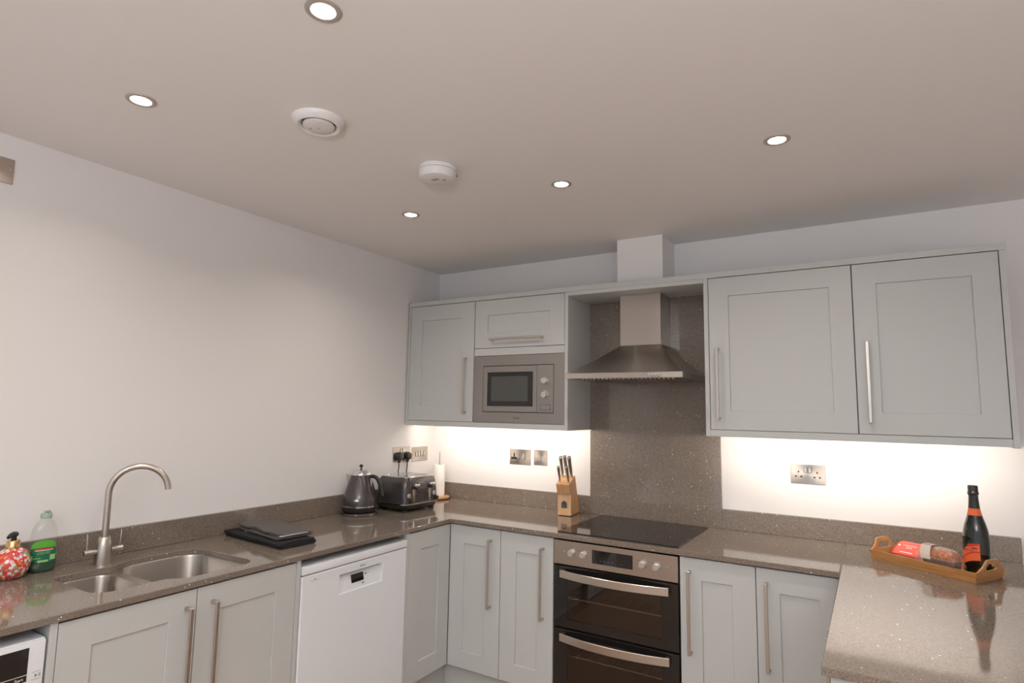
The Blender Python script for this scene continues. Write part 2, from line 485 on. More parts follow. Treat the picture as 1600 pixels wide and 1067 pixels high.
# ------------------------------------------------------------------ setting
H = 2.401
XR, YR = 5.2, -5.2      # far right wall, rear wall
struct('floor', add_box(new(), -0.1, XR + 0.1, YR - 0.1, 0.1, -0.06, 0.0), M['floor'])
struct('ceiling', add_box(new(), -0.1, XR + 0.1, YR - 0.1, 0.1, H, H + 0.06), M['ceiling'])
struct('wall_left', add_box(new(), -0.1, 0.0, YR, 0.0, 0.0, H), M['wall'])
struct('wall_back', add_box(new(), -0.1, XR + 0.1, 0.0, 0.1, 0.0, H), M['wall'])
struct('wall_right', add_box(new(), XR, XR + 0.1, YR, 0.0, 0.0, H), M['wall'])
WX0, WX1, WZ0, WZ1 = 0.6, 4.6, 0.10, 2.25
b = new()
add_box(b, -0.1, WX0, YR - 0.1, YR, 0, H); add_box(b, WX1, XR + 0.1, YR - 0.1, YR, 0, H)
add_box(b, WX0, WX1, YR - 0.1, YR, 0, WZ0); add_box(b, WX0, WX1, YR - 0.1, YR, WZ1, H)
struct('wall_rear', b, M['wall'])
win = thing('added_window', 'wide white framed window added in the unseen rear wall for fill light', None, ((WX0 + WX1) / 2, YR - 0.05, WZ0))  # unseen window, added to let in soft fill from behind the camera
win['kind'] = 'structure'
b = new()
for x in (WX0, (WX0 + WX1) / 2 - 0.025, WX1 - 0.05): add_box(b, x, x + 0.05, YR - 0.08, YR - 0.02, WZ0, WZ1)
for z in (WZ0, WZ1 - 0.05): add_box(b, WX0 + 0.05, WX1 - 0.05, YR - 0.08, YR - 0.02, z, z + 0.05)
obj('added_window_frame', b, M['frame'], win)
box('glass', (WX0 + 0.05, WX1 - 0.05, YR - 0.052, YR - 0.048, WZ0 + 0.05, WZ1 - 0.05), M['windowglass'], win, bev=0)
struct('trim_1', add_box(new(), 1.386, 1.635, -0.218, 0.0, 2.1485, H), M['wall'],
       'white boxed-in duct rising from the cabinet top to the ceiling')

# ------------------------------------------------------------------ ceiling fittings
def downlight(x, y, label, group=None):
    t = thing('recessed_downlight', label, 'ceiling light', (x, y, H), group=group)
    b = lathe(new(), [(0.027, -0.0002), (0.029, -0.004), (0.036, -0.0055), (0.042, -0.003), (0.0425, -0.0002)], n=40)
    obj('trim_ring', b, M['ring'], t, True, local=True, label='brushed steel trim ring')
    b = lathe(new(), [(0.0, -0.0022), (0.020, -0.0022), (0.0265, -0.0010), (0.0268, -0.0002)], n=32)
    obj('lens', b, M['lens'], t, True, local=True, label='glowing warm white lens')
    lamp('bulb', t, (0, 0, -0.012), LAMP_W)
    return t
downlight(1.476, -2.322, 'recessed spotlight at the top edge of the photo, nearest of those in view')
downlight(0.663, -2.318, 'recessed spotlight near the left wall, left of the round vent')
downlight(0.680, -1.095, 'recessed spotlight farther down the left wall, below the smoke alarm')
downlight(1.485, -1.095, 'recessed spotlight in the middle, above the hood duct')
downlight(2.298, -1.097, 'recessed spotlight above the right-hand wall cupboards')
for x, y in ((2.298, -2.32), (0.67, -3.54), (1.48, -3.54), (2.298, -3.54), (3.6, -2.32), (3.6, -3.9)):
    downlight(x, y, 'recessed spotlight in the ceiling out of frame, over or behind the camera', 'ceiling spotlights out of frame')

t = thing('fill_uplighter', 'tall brushed metal uplighter added unseen behind the camera for fill light', 'fill light', (3.1, -4.5, 0.0))  # unseen lamp, added to brighten the ceiling
obj('base', lathe(new(), [(0, 0.0003), (0.14, 0.0003), (0.14, 0.018), (0.02, 0.028), (0, 0.028)], n=36), M['nickel'], t, True, local=True)
obj('pole', tube(new(), [(0, 0, 0.028), (0, 0, 1.42)], 0.012, 14), M['nickel'], t, True, local=True)
obj('bowl', lathe(new(), [(0.0, 1.42), (0.05, 1.425), (0.12, 1.46), (0.165, 1.52), (0.160, 1.522), (0.115, 1.466), (0.05, 1.435), (0, 1.43)], n=40), M['nickel'], t, True, local=True)
_l = bpy.data.lights.new('fill_light', 'AREA'); _l.shape = 'DISK'; _l.size = 0.16; _l.energy = FILL_W; _l.color = (0.97, 0.97, 1.0)
_o = bpy.data.objects.new('fill_bulb', _l); col.objects.link(_o); _o.parent = t; _o.location = (0, 0, 1.50); _o.rotation_euler = (PI, 0, 0)

t = thing('ceiling_vent', 'round white extract vent valve with a raised centre disc', 'vent', (1.0376, -1.957, H))
obj('collar', lathe(new(), [(0.052, -0.006), (0.057, -0.018), (0.066, -0.0225), (0.075, -0.018), (0.083, -0.006), (0.084, 0)], n=48), M['whitep'], t, True, local=True)
b = lathe(new(), [(0.0, -0.004), (0.0525, -0.004)], n=40)
obj('throat', b, M['darkhole'], t, local=True, label='dark gap inside the collar')
b = lathe(new(), [(0.0, -0.026), (0.040, -0.0255), (0.0485, -0.022), (0.050, -0.016), (0.046, -0.010), (0, -0.010)], n=44)
obj('valve_disc', b, M['whitep'], t, True, local=True)
for dx, dy in ((-0.024, -0.012), (0.0, 0.0)):
    obj('screw', cyl(new(), (dx, dy, -0.0255), (0, 0, -1), 0.0026, 0.0015, 10), M['greyprint'], t, local=True)

t = thing('smoke_alarm', 'round white smoke alarm with small slots on the ceiling', 'smoke alarm', (1.139, -1.468, H))
obj('base', lathe(new(), [(0, 0), (0.070, 0), (0.0735, -0.003), (0.0735, -0.016), (0.070, -0.018), (0, -0.018)], n=48), M['whitep'], t, True, local=True)
obj('cover', lathe(new(), [(0.071, -0.0185), (0.069, -0.038), (0.064, -0.046), (0.052, -0.050), (0.0, -0.051)], n=48), M['whitep'], t, True, local=True)
for i in range(3):
    obj('slot', add_box(new(), -0.002 + 0.011 * (i - 1), 0.002 + 0.011 * (i - 1), -0.020, -0.005, -0.0525, -0.0508), M['greyprint'], t, local=True)
obj('button', add_box(new(), 0.020, 0.036, 0.004, 0.010, -0.0520, -0.0500, 0.0008), M['greyprint'], t, local=True)
obj('indicator', cyl(new(), (0.060, 0.038, -0.030), (0.85, 0.53, -0.1), 0.003, 0.006, 10), M['greyprint'], t, local=True)

# ------------------------------------------------------------------ wall cupboards
WF = -0.3177
wm_ = back_map(WF)
ZB, ZT = 1.4020, 2.1185
t = thing('wall_cupboard', 'narrow grey shaker wall cupboard in the corner left of the microwave', 'cupboard', (0.27, WF, ZB))
box('carcass', (0.0275, 0.5255, WF + 0.0215, -0.001, 1.3865, 2.1200), M['cab'], t)
box('end_panel', (0.0085, 0.0260, WF, -0.001, 1.3704, 2.1205), M['cab'], t)
shaker(t, wm_, (0.0285, 0.5235, ZB, ZT), (0.0945, 0.089, 0.090, 0.0935), (0.4705, 1.4535, 1.7815))

t = thing('microwave_housing', 'grey wall cupboard with a lift-up shaker flap above the built-in microwave', 'cupboard', (0.82, WF, ZB))
b = new()
add_box(b, 0.5270, 1.1205, WF + 0.0215, -0.001, 1.7890, 2.1200)
obj('carcass', b, M['cab'], t)
box('shelf', (0.5270, 1.1205, WF + 0.0215, -0.001, 1.3865, 1.4005), M['cab'], t)
box('side_panel', (1.1218, 1.1414, WF, -0.001, 1.3704, 2.1205), M['cab'], t)
box('filler_strip', (0.5275, 1.1200, WF, WF + 0.020, 1.7885, 1.8305), M['cab'], t)
shaker(t, wm_, (0.5275, 1.1200, 1.8330, ZT), (0.0895, 0.0885, 0.0905, 0.091), (1.8805, 0.6490, 0.9905), 'flap', True)

t = thing('wall_cupboard', 'wide grey shaker wall cupboard right of the hood, left of the pair', 'cupboard', (2.18, WF, ZB))
box('carcass', (1.8825, 2.4803, WF + 0.0215, -0.001, 1.3865, 2.1200), M['cab'], t)
box('side_panel', (1.8617, 1.8815, WF, -0.001, 1.3704, 2.1205), M['cab'], t)
shaker(t, wm_, (1.8838, 2.4795, ZB, ZT), (0.0905, 0.0865, 0.0885, 0.0895), (1.9240, 1.4490, 1.7820))
t = thing('wall_cupboard', 'grey shaker wall cupboard farthest right, with the outer end panel', 'cupboard', (2.73, WF, ZB))
box('carcass', (2.4813, 2.9745, WF + 0.0215, -0.001, 1.3865, 2.1200), M['cab'], t)
box('end_panel', (2.9758, 2.9960, WF, -0.001, 1.3665, 2.1205), M['cab'], t)
shaker(t, wm_, (2.4822, 2.9735, ZB, ZT), (0.0865, 0.0860, 0.0890, 0.0895), (2.5255, 1.4495, 1.7845))

t = box('pelmet', (0.0265, 1.1213, WF, WF + 0.018, 1.3704, 1.4005), M['cab'])
tag(t, 'grey pelmet strip under the microwave and corner cupboard', 'pelmet')
t = box('pelmet', (1.8820, 2.9753, WF, WF + 0.018, 1.3704, 1.4005), M['cab'])
tag(t, 'grey pelmet strip under the two right-hand wall cupboards', 'pelmet')
t = box('bridging_panel', (1.1419, 1.8612, WF, -0.001, 2.1000, 2.1208), M['cab'])
tag(t, 'grey panel bridging the hood recess between the cupboards', 'panel')
t = box('cornice', (0.0085, 2.9980, WF - 0.0005, -0.001, 2.1212, 2.1480), M['cab'])
tag(t, 'long grey cornice board along the top of all wall cupboards', 'cornice')

for x0, x1, lb in ((0.10, 1.09, 'glowing light strip under the microwave and corner cupboard'),
                   (1.92, 2.93, 'glowing light strip under the right-hand wall cupboards')):
    t = thing('light_strip', lb, 'light', ((x0 + x1) / 2, -0.295, 1.386))
    box('channel', (x0, x1, -0.2992, -0.2930, 1.3735, 1.3860), M['steel'], t)
    box('diffuser', (x0 + 0.004, x1 - 0.004, -0.2928, -0.2905, 1.3745, 1.3850), M['strip'], t, bev=0)

# ------------------------------------------------------------------ built-in microwave
t = thing('microwave', 'steel built-in microwave with black window and two knobs', 'microwave', (0.8245, WF, 1.4025))
box('body', (0.531, 1.118, WF + 0.018, -0.02, 1.4030, 1.7870), M['darkhole'], t, bev=0)
obj('fascia', frame_bm(wm_, (0.5275, 1.1205, 1.4020, 1.7870), (0.5925, 1.0575, 1.4620, 1.7285), 0.0175, lip=0.001), M['fascia'], t, label='wide satin steel trim frame')
d = obj('door', frame_bm(wm_, (0.5948, 0.9525, 1.4645, 1.7260), (0.6226, 0.9266, 1.4975, 1.6900), 0.015), M['fascia'], t)
obj('window', frame_bm(wm_, (0.6228, 0.9264, 1.4977, 1.6898), (0.6495, 0.8931, 1.5242, 1.6676), 0.012), M['blackgloss'], d, label='black glass window surround')
obj('mesh_screen', mbox(new(), wm_, 0.6497, 0.8929, 1.5244, 1.6674, 0.002, 0.010), M['screen'], d, label='dark grey mesh screen')
p = obj('control_panel', mbox(new(), wm_, 0.9545, 1.0555, 1.4645, 1.7260, 0.0, 0.015, 0.0006), M['fascia'], t)
for z in (1.6385, 1.5625):
    b = cyl(new(), (1.0050, WF, z), (0, -1, 0), 0.0205, 0.004, 28)
    cyl(b, (1.0050, WF - 0.004, z), (0, -1, 0), 0.0185, 0.018, 28, 0.0175, 0.002)
    obj('knob', b, M['silver'], p, True, label='silver round knob')
b = frame_bm(wm_, (0.9720, 1.0385, 1.4775, 1.5080), (0.9732, 1.0373, 1.4787, 1.5068), 0.001, 0.0001, 0.0001)
obj('button_gap', frame_bm(back_map(WF - 0.0006), (0.9718, 1.0387, 1.4773, 1.5082), (0.9733, 1.0372, 1.4788, 1.5067), 0.0008, 0.0001, 0.0001), M['darkprint'], p)
b.free()
obj('button', mbox(new(), wm_, 0.9736, 1.0369, 1.4791, 1.5064, -0.0016, 0.0, 0.0005), M['fascia'], p)
text('logo_text', 'Candy', 0.017, M['darkprint'], t, face_mtx((0.821, WF - 0.0004, 1.4265), (1, 0, 0), (0, 0, 1)), shear=0.25, width=0.042)

# ------------------------------------------------------------------ extractor hood
HX0, HX1, HY = 1.2015, 1.8000, -0.480
t = thing('extractor_hood', 'stainless steel pyramid chimney hood above the hob', 'extractor hood', (1.501, -0.02, 1.638))
zl0, zl1, zc = 1.6385, 1.6645, 1.8270
CX0, CX1, CY = 1.3905, 1.6130, -0.190
def rect(x0, x1, y0, y1, z): return [(x0, y0, z), (x1, y0, z), (x1, y1, z), (x0, y1, z)]
b = new()
rings = [rect(HX0, HX1, HY, -0.0205, zl1)]
for k in range(1, 9):     # slightly concave skirt
    s = k / 8; e = s ** 1.25
    rings.append(rect(HX0 + (CX0 - HX0) * s, HX1 + (CX1 - HX1) * s, HY + (CY - HY) * s, -0.0205, zl1 + (zc - zl1) * (0.75 * e + 0.25 * s)))
loft(b, rings, False, True)
obj('canopy', b, M['steelh'], t)
b = new()
loft(b, [rect(HX0, HX1, HY, -0.0205, zl0), rect(HX0, HX1, HY, -0.0205, zl1)])
lip = obj('lip', b, M['steelh'], t)
b = new()
loft(b, [rect(HX0, HX1, HY, -0.0205, zl0), rect(HX0 + 0.03, HX1 - 0.03, HY + 0.03, -0.04, zl0), rect(HX0 + 0.035, HX1 - 0.035, HY + 0.035, -0.045, zl0 + 0.004)], False, True)
obj('underside', b, M['steelh'], t)
for k in range(2):
    x0 = HX0 + 0.05 + k * 0.25
    b = new()
    for i in range(11):
        add_box(b, x0 + 0.022 * i, x0 + 0.022 * i + 0.012, HY + 0.10, -0.08, zl0 - 0.001, zl0 + 0.0035)
    obj('filter', b, M['steel'], t, label='slatted grease filter')
obj('chimney', add_box(new(), CX0, CX1, CY, -0.0205, zc, 2.0995, 0.0012), M['steelh'], t)
for i in range(5):
    x = 1.6380 + 0.0160 * i
    b = cyl(new(), (x, HY, 1.6515), (0, -1, 0), 0.0060, 0.009, 18, 0.0055, 0.001)
    obj('button', b, M['chrome'], lip, True, label='small round push button')

# ------------------------------------------------------------------ stone splashback and upstands, worktops
t = box('splashback', (1.1424, 1.8607, -0.0200, -0.0005, 0.9003, 2.0995), M['quartz'], bev=0.0008)
tag(t, 'tall speckled taupe stone panel behind the hob and hood', 'splashback')
t = box('upstand', (0.0005, 0.0200, -2.9995, -0.0205, 0.9003, 0.9978), M['quartz'], bev=0.001)
tag(t, 'low speckled stone upstand along the left wall behind the tap', 'upstand')
t = box('upstand', (0.0005, 1.1419, -0.0200, -0.0005, 0.9003, 0.9978), M['quartz'], bev=0.001)
tag(t, 'low speckled stone upstand behind the knife block, left of the hob', 'upstand')
t = box('upstand', (1.8612, 3.0220, -0.0200, -0.0005, 0.9003, 0.9978), M['quartz'], bev=0.001)
tag(t, 'low speckled stone upstand behind the tray and bottle', 'upstand')

cut = fillet([(0.148, -1.718, 0.085), (0.148, -1.985, 0.05), (0.188, -2.050, 0.05), (0.182, -2.238, 0.030),
              (0.496, -2.238, 0.060), (0.496, -2.030, 0.04), (0.541, -1.985, 0.04), (0.541, -1.718, 0.060)], 6)
outer = [(0.0005, -0.0005), (0.0005, -3.0), (0.600, -3.0), (0.600, -0.607), (2.4018, -0.607), (2.4018, -0.0005)]
t = obj('worktop', slab(new(), outer, [cut], 0.8795, 0.9, 0.0022), M['quartz'])
tag(t, 'polished speckled taupe worktop around the sink, corner and hob', 'worktop')
t = thing('peninsula_worktop', 'polished speckled taupe peninsula worktop under the wooden tray', 'worktop', (2.71, -0.8, 0.88))
obj('slab', slab(new(), [(2.4034, -0.0005), (2.4034, -1.568), (3.022, -1.568), (3.022, -0.0005)], [], 0.8795, 0.9, 0.0026), M['quartz'], t)
box('joint_line', (2.4020, 2.4032, -0.606, -0.021, 0.8800, 0.8998), M['joint'], t, bev=0, label='pale joint line in the stone')

# ------------------------------------------------------------------ base units
FD = 0.590
bm_ = back_map(-FD); lm_ = left_map(FD)
DZ0, DZ1 = 0.1645, 0.8720
HV = (0.4900, 0.8225)
t = thing('corner_base_cupboard', 'grey L-shaped corner base cupboard with one door on each face', 'cupboard', (0.59, -0.59, DZ0))
obj('carcass', slab(new(), [(0.022, -0.022), (0.022, -0.934), (0.568, -0.934), (0.568, -0.568), (0.9040, -0.568), (0.9040, -0.022)], [], 0.160, 0.878, 0), M['cab'], t)
shaker(t, lm_, (-0.9150, -0.5915, DZ0, DZ1), (0.0930, 0.0920, 0.0905, 0.0885))
box('filler_strip', (0.5705, 0.5900, -0.9340, -0.9165, DZ0, 0.8780), M['cab'], t)
shaker(t, bm_, (0.5920, 0.9045, DZ0, DZ1), (0.0885, 0.0920, 0.0860, 0.0915), (0.8515, *HV))
t = thing('base_cupboard', 'narrow grey base cupboard immediately left of the oven', 'cupboard', (1.05, -0.59, DZ0))
box('carcass', (0.9065, 1.2030, -0.568, -0.022, 0.160, 0.878), M['cab'], t)
shaker(t, bm_, (0.9068, 1.2030, DZ0, DZ1), (0.0900, 0.0880, 0.0885, 0.0910), (1.1500, *HV))
t = thing('base_cupboard', 'narrow grey base cupboard immediately right of the oven', 'cupboard', (1.95, -0.59, DZ0))
box('carcass', (1.8040, 2.1050, -0.568, -0.022, 0.160, 0.878), M['cab'], t)
shaker(t, bm_, (1.8045, 2.1050, DZ0, DZ1), (0.0900, 0.0905, 0.0885, 0.0875), (1.8470, *HV))
t = thing('base_cupboard', 'grey base cupboard tucked against the peninsula, second right of the oven', 'cupboard', (2.26, -0.59, DZ0))
box('carcass', (2.1065, 2.4170, -0.568, -0.022, 0.160, 0.878), M['cab'], t)
shaker(t, bm_, (2.1068, 2.4170, DZ0, DZ1), (0.0860, 0.0880, 0.0885, 0.0895), (2.1465, *HV))

# sink unit, hollow under the bowls
t = thing('sink_cupboard', 'wide grey double-door base cupboard under the sink', 'cupboard', (0.59, -1.97, DZ0))
b = new()
add_box(b, 0.022, 0.568, -2.3680, -2.3500, 0.160, 0.878); add_box(b, 0.022, 0.568, -1.5930, -1.5760, 0.160, 0.878)
add_box(b, 0.022, 0.568, -2.3499, -1.5931, 0.160, 0.178)
obj('carcass', b, M['cab'], t)
shaker(t, lm_, (-2.3675, -1.9745, DZ0, DZ1), (0.0880, 0.0890, 0.0885, 0.0835), (-2.0085, *HV))
shaker(t, lm_, (-1.9725, -1.5755, DZ0, DZ1), (0.0895, 0.0910, 0.0885, 0.0870), (-1.9190, *HV))
box('end_panel', (0.022, 0.5900, -1.5740, -1.5545, 0.0005, 0.8780), M['cab'], t)
box('end_panel', (0.022, 0.5900, -2.3880, -2.3690, 0.0005, 0.8780), M['cab'], t)
for n_, d, lb in (('plinth', (0.516, 0.534, -2.3675, -1.5755, 0.0005, 0.150), 'grey plinth board under the sink cupboard'),
                  ('plinth', (0.516, 0.534, -0.9340, -0.5360, 0.0005, 0.150), 'grey plinth board under the left half of the corner cupboard'),
                  ('plinth', (0.516, 1.2040, -0.534, -0.516, 0.0005, 0.150), 'grey plinth board left of the oven, under the corner doors'),
                  ('plinth', (1.2050, 1.8030, -0.534, -0.516, 0.0005, 0.150), 'grey plinth board under the oven'),
                  ('plinth', (1.8040, 2.4600, -0.534, -0.516, 0.0005, 0.150), 'grey plinth board right of the oven')):
    tag(box(n_, d, M['cab']), lb, 'plinth')

pm_ = pen_map(2.4215)
t = thing('peninsula_cupboard', 'grey base cupboard under the peninsula worktop', 'cupboard', (2.7, -1.05, 0.16))
box('carcass', (2.4430, 2.9900, -1.5280, -0.620, 0.160, 0.878), M['cab'], t)
box('end_panel', (2.4215, 3.0000, -1.5500, -1.5300, 0.0005, 0.8780), M['cab'], t)
box('back_panel', (2.9910, 3.0090, -1.5290, -0.0010, 0.0005, 0.8780), M['cab'], t)
shaker(t, pm_, (-1.5270, -1.0800, DZ0, DZ1), handle=(-1.125, *HV))
shaker(t, pm_, (-1.0780, -0.6400, DZ0, DZ1), handle=(-1.035, *HV))
box('plinth', (2.4700, 2.4880, -1.5280, -0.540, 0.0005, 0.150), M['cab'], t)

# ------------------------------------------------------------------ sink and tap
t = thing('sink', 'undermounted one and a half bowl stainless steel sink', 'sink', (0.35, -1.97, 0.70))
big = fillet([(0.152, -1.722, 0.083), (0.152, -2.034, 0.070), (0.536, -2.034, 0.060), (0.536, -1.722, 0.060)], 8)
small = fillet([(0.196, -2.066, 0.050), (0.190, -2.233, 0.045), (0.490, -2.233, 0.060), (0.490, -2.066, 0.050)], 8)
obj('flange', slab(new(), fillet([(0.115, -1.690, 0.05), (0.115, -2.270, 0.05), (0.556, -2.270, 0.05), (0.556, -1.690, 0.05)], 4), [big, small], 0.8765, 0.8790, 0.0003), M['steel'], t)
def bowl(poly, depth):
    if area2(poly) < 0: poly = poly[::-1]
    b = new(); rings = []
    for ins, z in ((0, 0.8785), (0.002, 0.872), (0.006, 0.8785 - depth + 0.045), (0.012, 0.8785 - depth + 0.022), (0.024, 0.8785 - depth + 0.008), (0.042, 0.8785 - depth)):
        rings.append([(x, y, z) for x, y in offset(poly, ins)])
    loft(b, rings, False, True)
    return b
for poly, dep, nm, c in ((big, 0.185, 'main_bowl', (0.34, -1.88)), (small, 0.135, 'half_bowl', (0.34, -2.15))):
    p = obj(nm, bowl(poly, dep), M['sinksteel'], t, True)
    b = lathe(new(), [(0.0, 0.003), (0.026, 0.003), (0.030, 0.005), (0.040, 0.004), (0.042, 0.0005)], (c[0], c[1], 0.8785 - dep), 28)
    obj('waste', b, M['chrome'], p, True, label='round chrome waste outlet')

TX, TY = 0.128, -2.056
t = thing('mixer_tap', 'tall brushed steel swan neck mixer tap behind the sink', 'tap', (TX, TY, 0.9))
obj('body', lathe(new(), [(0.0, 0.0002), (0.0285, 0.0002), (0.0285, 0.004), (0.0272, 0.030), (0.0250, 0.062), (0.0205, 0.088), (0.0165, 0.096), (0, 0.096)], n=36), M['nickel'], t, True, local=True)
dv = Vector((0.092, 0.163, 0)).normalized(); rr = 0.094
pts = [(0, 0, 0.0965), (0, 0, 0.15), (0, 0, 0.20), (0, 0, 0.235)]
for k in range(0, 25):
    a = PI - PI * 0.985 * k / 24
    q = dv * (rr + rr * math.cos(a)); pts.append((q.x, q.y, 0.2505 + rr * math.sin(a)))
obj('spout', tube(new(), pts, 0.0112, 16), M['nickel'], t, True, local=True)
for s in (-1, 1):
    b = cyl(new(), (0, s * 0.020, 0.047), (0, s, 0), 0.0085, 0.018, 20)
    cyl(b, (0, s * 0.0375, 0.047), (0, s, 0), 0.0100, 0.026, 20, 0.0100, 0.0015)
    l = obj('lever_hub', b, M['nickel'], t, True, local=True)
    obj('lever_pin', tube(new(), [(0, s * 0.055, 0.0565), (0, s * 0.056, 0.112)], 0.0030, 10), M['chrome'], l, True, local=True)

# ------------------------------------------------------------------ hob
t = thing('ceramic_hob', 'black ceramic glass hob set in the worktop above the oven', 'hob', (1.508, -0.31, 0.9))
b = slab(new(), fillet([(1.2170, -0.0500, 0.004), (1.2170, -0.5740, 0.004), (1.7975, -0.5740, 0.004), (1.7975, -0.0500, 0.004)], 3), [], 0.9003, 0.9055, 0.0012)
obj('glass_plate', b, M['hob'], t)
for x, y, r in ((1.358, -0.195, 0.073), (1.358, -0.420, 0.105), (1.640, -0.175, 0.105), (1.640, -0.420, 0.090)):
    b = new()
    loft(b, [[(x + q * math.cos(2 * PI * k / 48), y + q * math.sin(2 * PI * k / 48), 0.90565) for k in range(48)] for q in (r, r - 0.0016)])
    obj('zone_ring', b, M['hobprint'], t, label='faint printed cooking zone ring')

# ------------------------------------------------------------------ double oven
t = thing('double_oven', 'built-under stainless double oven with two black glass doors', 'oven', (1.502, -FD, 0.17))
OX0, OX1 = 1.2070, 1.7975
b = new()
x0, x1, y0, y1 = OX0 + 0.004, OX1 - 0.004, -FD + 0.026, -0.06
add_box(b, x0, x0 + 0.05, y0, y1, 0.165, 0.870); add_box(b, x1 - 0.05, x1, y0, y1, 0.165, 0.870)
add_box(b, x0 + 0.05, x1 - 0.05, y1 - 0.05, y1, 0.165, 0.870)
for z0, z1 in ((0.165, 0.200), (0.455, 0.495), (0.735, 0.870)): add_box(b, x0 + 0.05, x1 - 0.05, y0, y1 - 0.05, z0, z1)
obj('body', b, M['enamel'], t)
p = obj('control_panel', mbox(new(), bm_, OX0, OX1, 0.7600, 0.8690, -0.002, 0.022, 0.0012), M['panelsteel'], t, label='brushed steel control panel')
ym = -FD - 0.002
obj('display', add_box(new(), 1.4040, 1.5975, ym - 0.0014, ym, 0.7855, 0.8450, 0.0012), M['blackgloss'], p, label='black glass clock display')
for x, z in ((1.3025, 0.8185), (1.3625, 0.8180), (1.6445, 0.8165), (1.7070, 0.8155)):
    b = cyl(new(), (x, ym, z), (0, -1, 0), 0.0185, 0.006, 28, 0.0175, 0.001)
    cyl(b, (x, ym - 0.006, z), (0, -1, 0), 0.0150, 0.017, 28, 0.0145, 0.0015)
    obj('knob', b, M['silver'], p, True, label='silver round control knob')
    for dx, dz in ((0, 0.0275), (-0.022, 0.012), (0.022, 0.012)):
        obj('knob_mark', add_box(new(), x + dx - 0.0022, x + dx + 0.0022, ym - 0.0004, ym, z + dz - 0.0022, z + dz + 0.0022), M['greyprint'], p)
for x in (1.2595, 1.7520):
    obj('indicator', cyl(new(), (x, ym, 0.8190), (0, -1, 0), 0.0026, 0.0015, 12), M['silver'], p)
    obj('indicator_mark', add_box(new(), x + (-0.018 if x < 1.5 else 0.012), x + (-0.011 if x < 1.5 else 0.019), ym - 0.0004, ym, 0.8150, 0.8230), M['greyprint'], p)
for x in (1.445, 1.465, 1.485, 1.503, 1.545):
    obj('touch_mark', add_box(new(), x - 0.0016, x + 0.0016, ym - 0.0018, ym - 0.0014, 0.7990, 0.8020), M['greyprint'], p)
def oven_door(z0, z1, hz, wz0, wz1):
    d = obj('oven_door', frame_bm(bm_, (OX0, OX1, z0, z1), (1.2790, 1.7230, wz0, wz1), 0.018, 0.002, 0.0002), M['blackgloss'], t, label='black glass oven door')
    obj('window', mbox(new(), bm_, 1.2792, 1.7228, wz0 + .0002, wz1 - .0002, 0.0004, 0.005), M['ovenglass'], d, label='dark tinted see-through window')
    b = new(); n = 20; rings = []
    for k in range(n + 1):
        s = k / n; x = 1.2480 + s * 0.5120
        off = 0.016 + 0.036 * (1 - (2 * s - 1) ** 2)
        y = -FD - off
        rings.append([(x, y, hz - 0.0165), (x, y - 0.003, hz - 0.0175), (x, y - 0.005, hz - 0.0155), (x, y - 0.005, hz + 0.0155), (x, y - 0.003, hz + 0.0175), (x, y, hz + 0.0165)])
    loft(b, rings, True, True)
    for x in (1.2485, 1.7400): add_box(b, x, x + 0.019, -FD - 0.0185, -FD - 0.0002, hz - 0.013, hz + 0.013)
    obj('handle', b, M['plate'], d, label='bowed flat steel handle')
    return d
oven_door(0.4770, 0.7530, 0.7205, 0.5150, 0.6900)
oven_door(0.1690, 0.4690, 0.4380, 0.2100, 0.4080)
for z in (0.6010, 0.3440):
    b = new()
    for y in (-FD + 0.034, -0.13): tube(b, [(1.268, y, z), (1.735, y, z)], 0.0030, 8)
    for i in range(18): tube(b, [(1.285 + i * 0.0255, -FD + 0.034, z + 0.0030), (1.285 + i * 0.0255, -0.13, z + 0.0030)], 0.0011, 6)
    obj('rack', b, M['chrome'], t, label='chrome wire oven shelf')

# ------------------------------------------------------------------ dishwasher
t = thing('dishwasher', 'white freestanding dishwasher between the corner and the sink cupboard', 'dishwasher', (0.59, -1.243, 0.0))
DY0, DY1 = -1.5500, -0.9365
box('body', (0.030, 0.566, DY0 + 0.002, DY1 - 0.002, 0.006, 0.8120), M['white'], t)
b = add_box(new(), 0.030, 0.596, DY0, DY1, 0.8150, 0.8495, 0.005, 3)
obj('top_lid', b, M['white'], t, True)
box('lid_gap', (0.032, 0.588, DY0 + 0.003, DY1 - 0.003, 0.8122, 0.8148), M['darkhole'], t, bev=0)
ri = (-1.3540, -1.1000, 0.6990, 0.7760)
lw = left_map(0.594)
d = obj('door', frame_bm(lw, (DY0, DY1, 0.110, 0.8118), ri, 0.026, 0.004, 0.002), M['white'], t)
b = new()
gz = ri[3] - 0.008
q = [lw(ri[0], ri[2], 0.007), lw(ri[1], ri[2], 0.007), lw(ri[1], gz, 0.0225), lw(ri[0], gz, 0.0225)]
vs = [b.verts.new(v) for v in q] + [b.verts.new(lw(u, v, 0.0255)) for u, v in ((ri[0], ri[2]), (ri[1], ri[2]), (ri[1], gz), (ri[0], gz))]
b.faces.new(vs[:4]); b.faces.new(vs[4:][::-1])
for i in range(4): b.faces.new((vs[i], vs[(i + 1) % 4], vs[4 + (i + 1) % 4], vs[4 + i]))
obj('recessed_grip', b, M['white'], d, label='recessed grip with the controls')
obj('grip_shade', mbox(new(), lw, ri[0], ri[1], gz, ri[3], 0.020, 0.0255), M['darkhole'], d, label='dark strip standing for the shade at the grip top')  # near-black box painted in as the shadow line along the grip's top
def grip(u, v):   # point on the sloped grip face
    s = (v - ri[2]) / (ri[3] - ri[2]); return lw(u, v, 0.007 + 0.0155 * s - 0.0012)
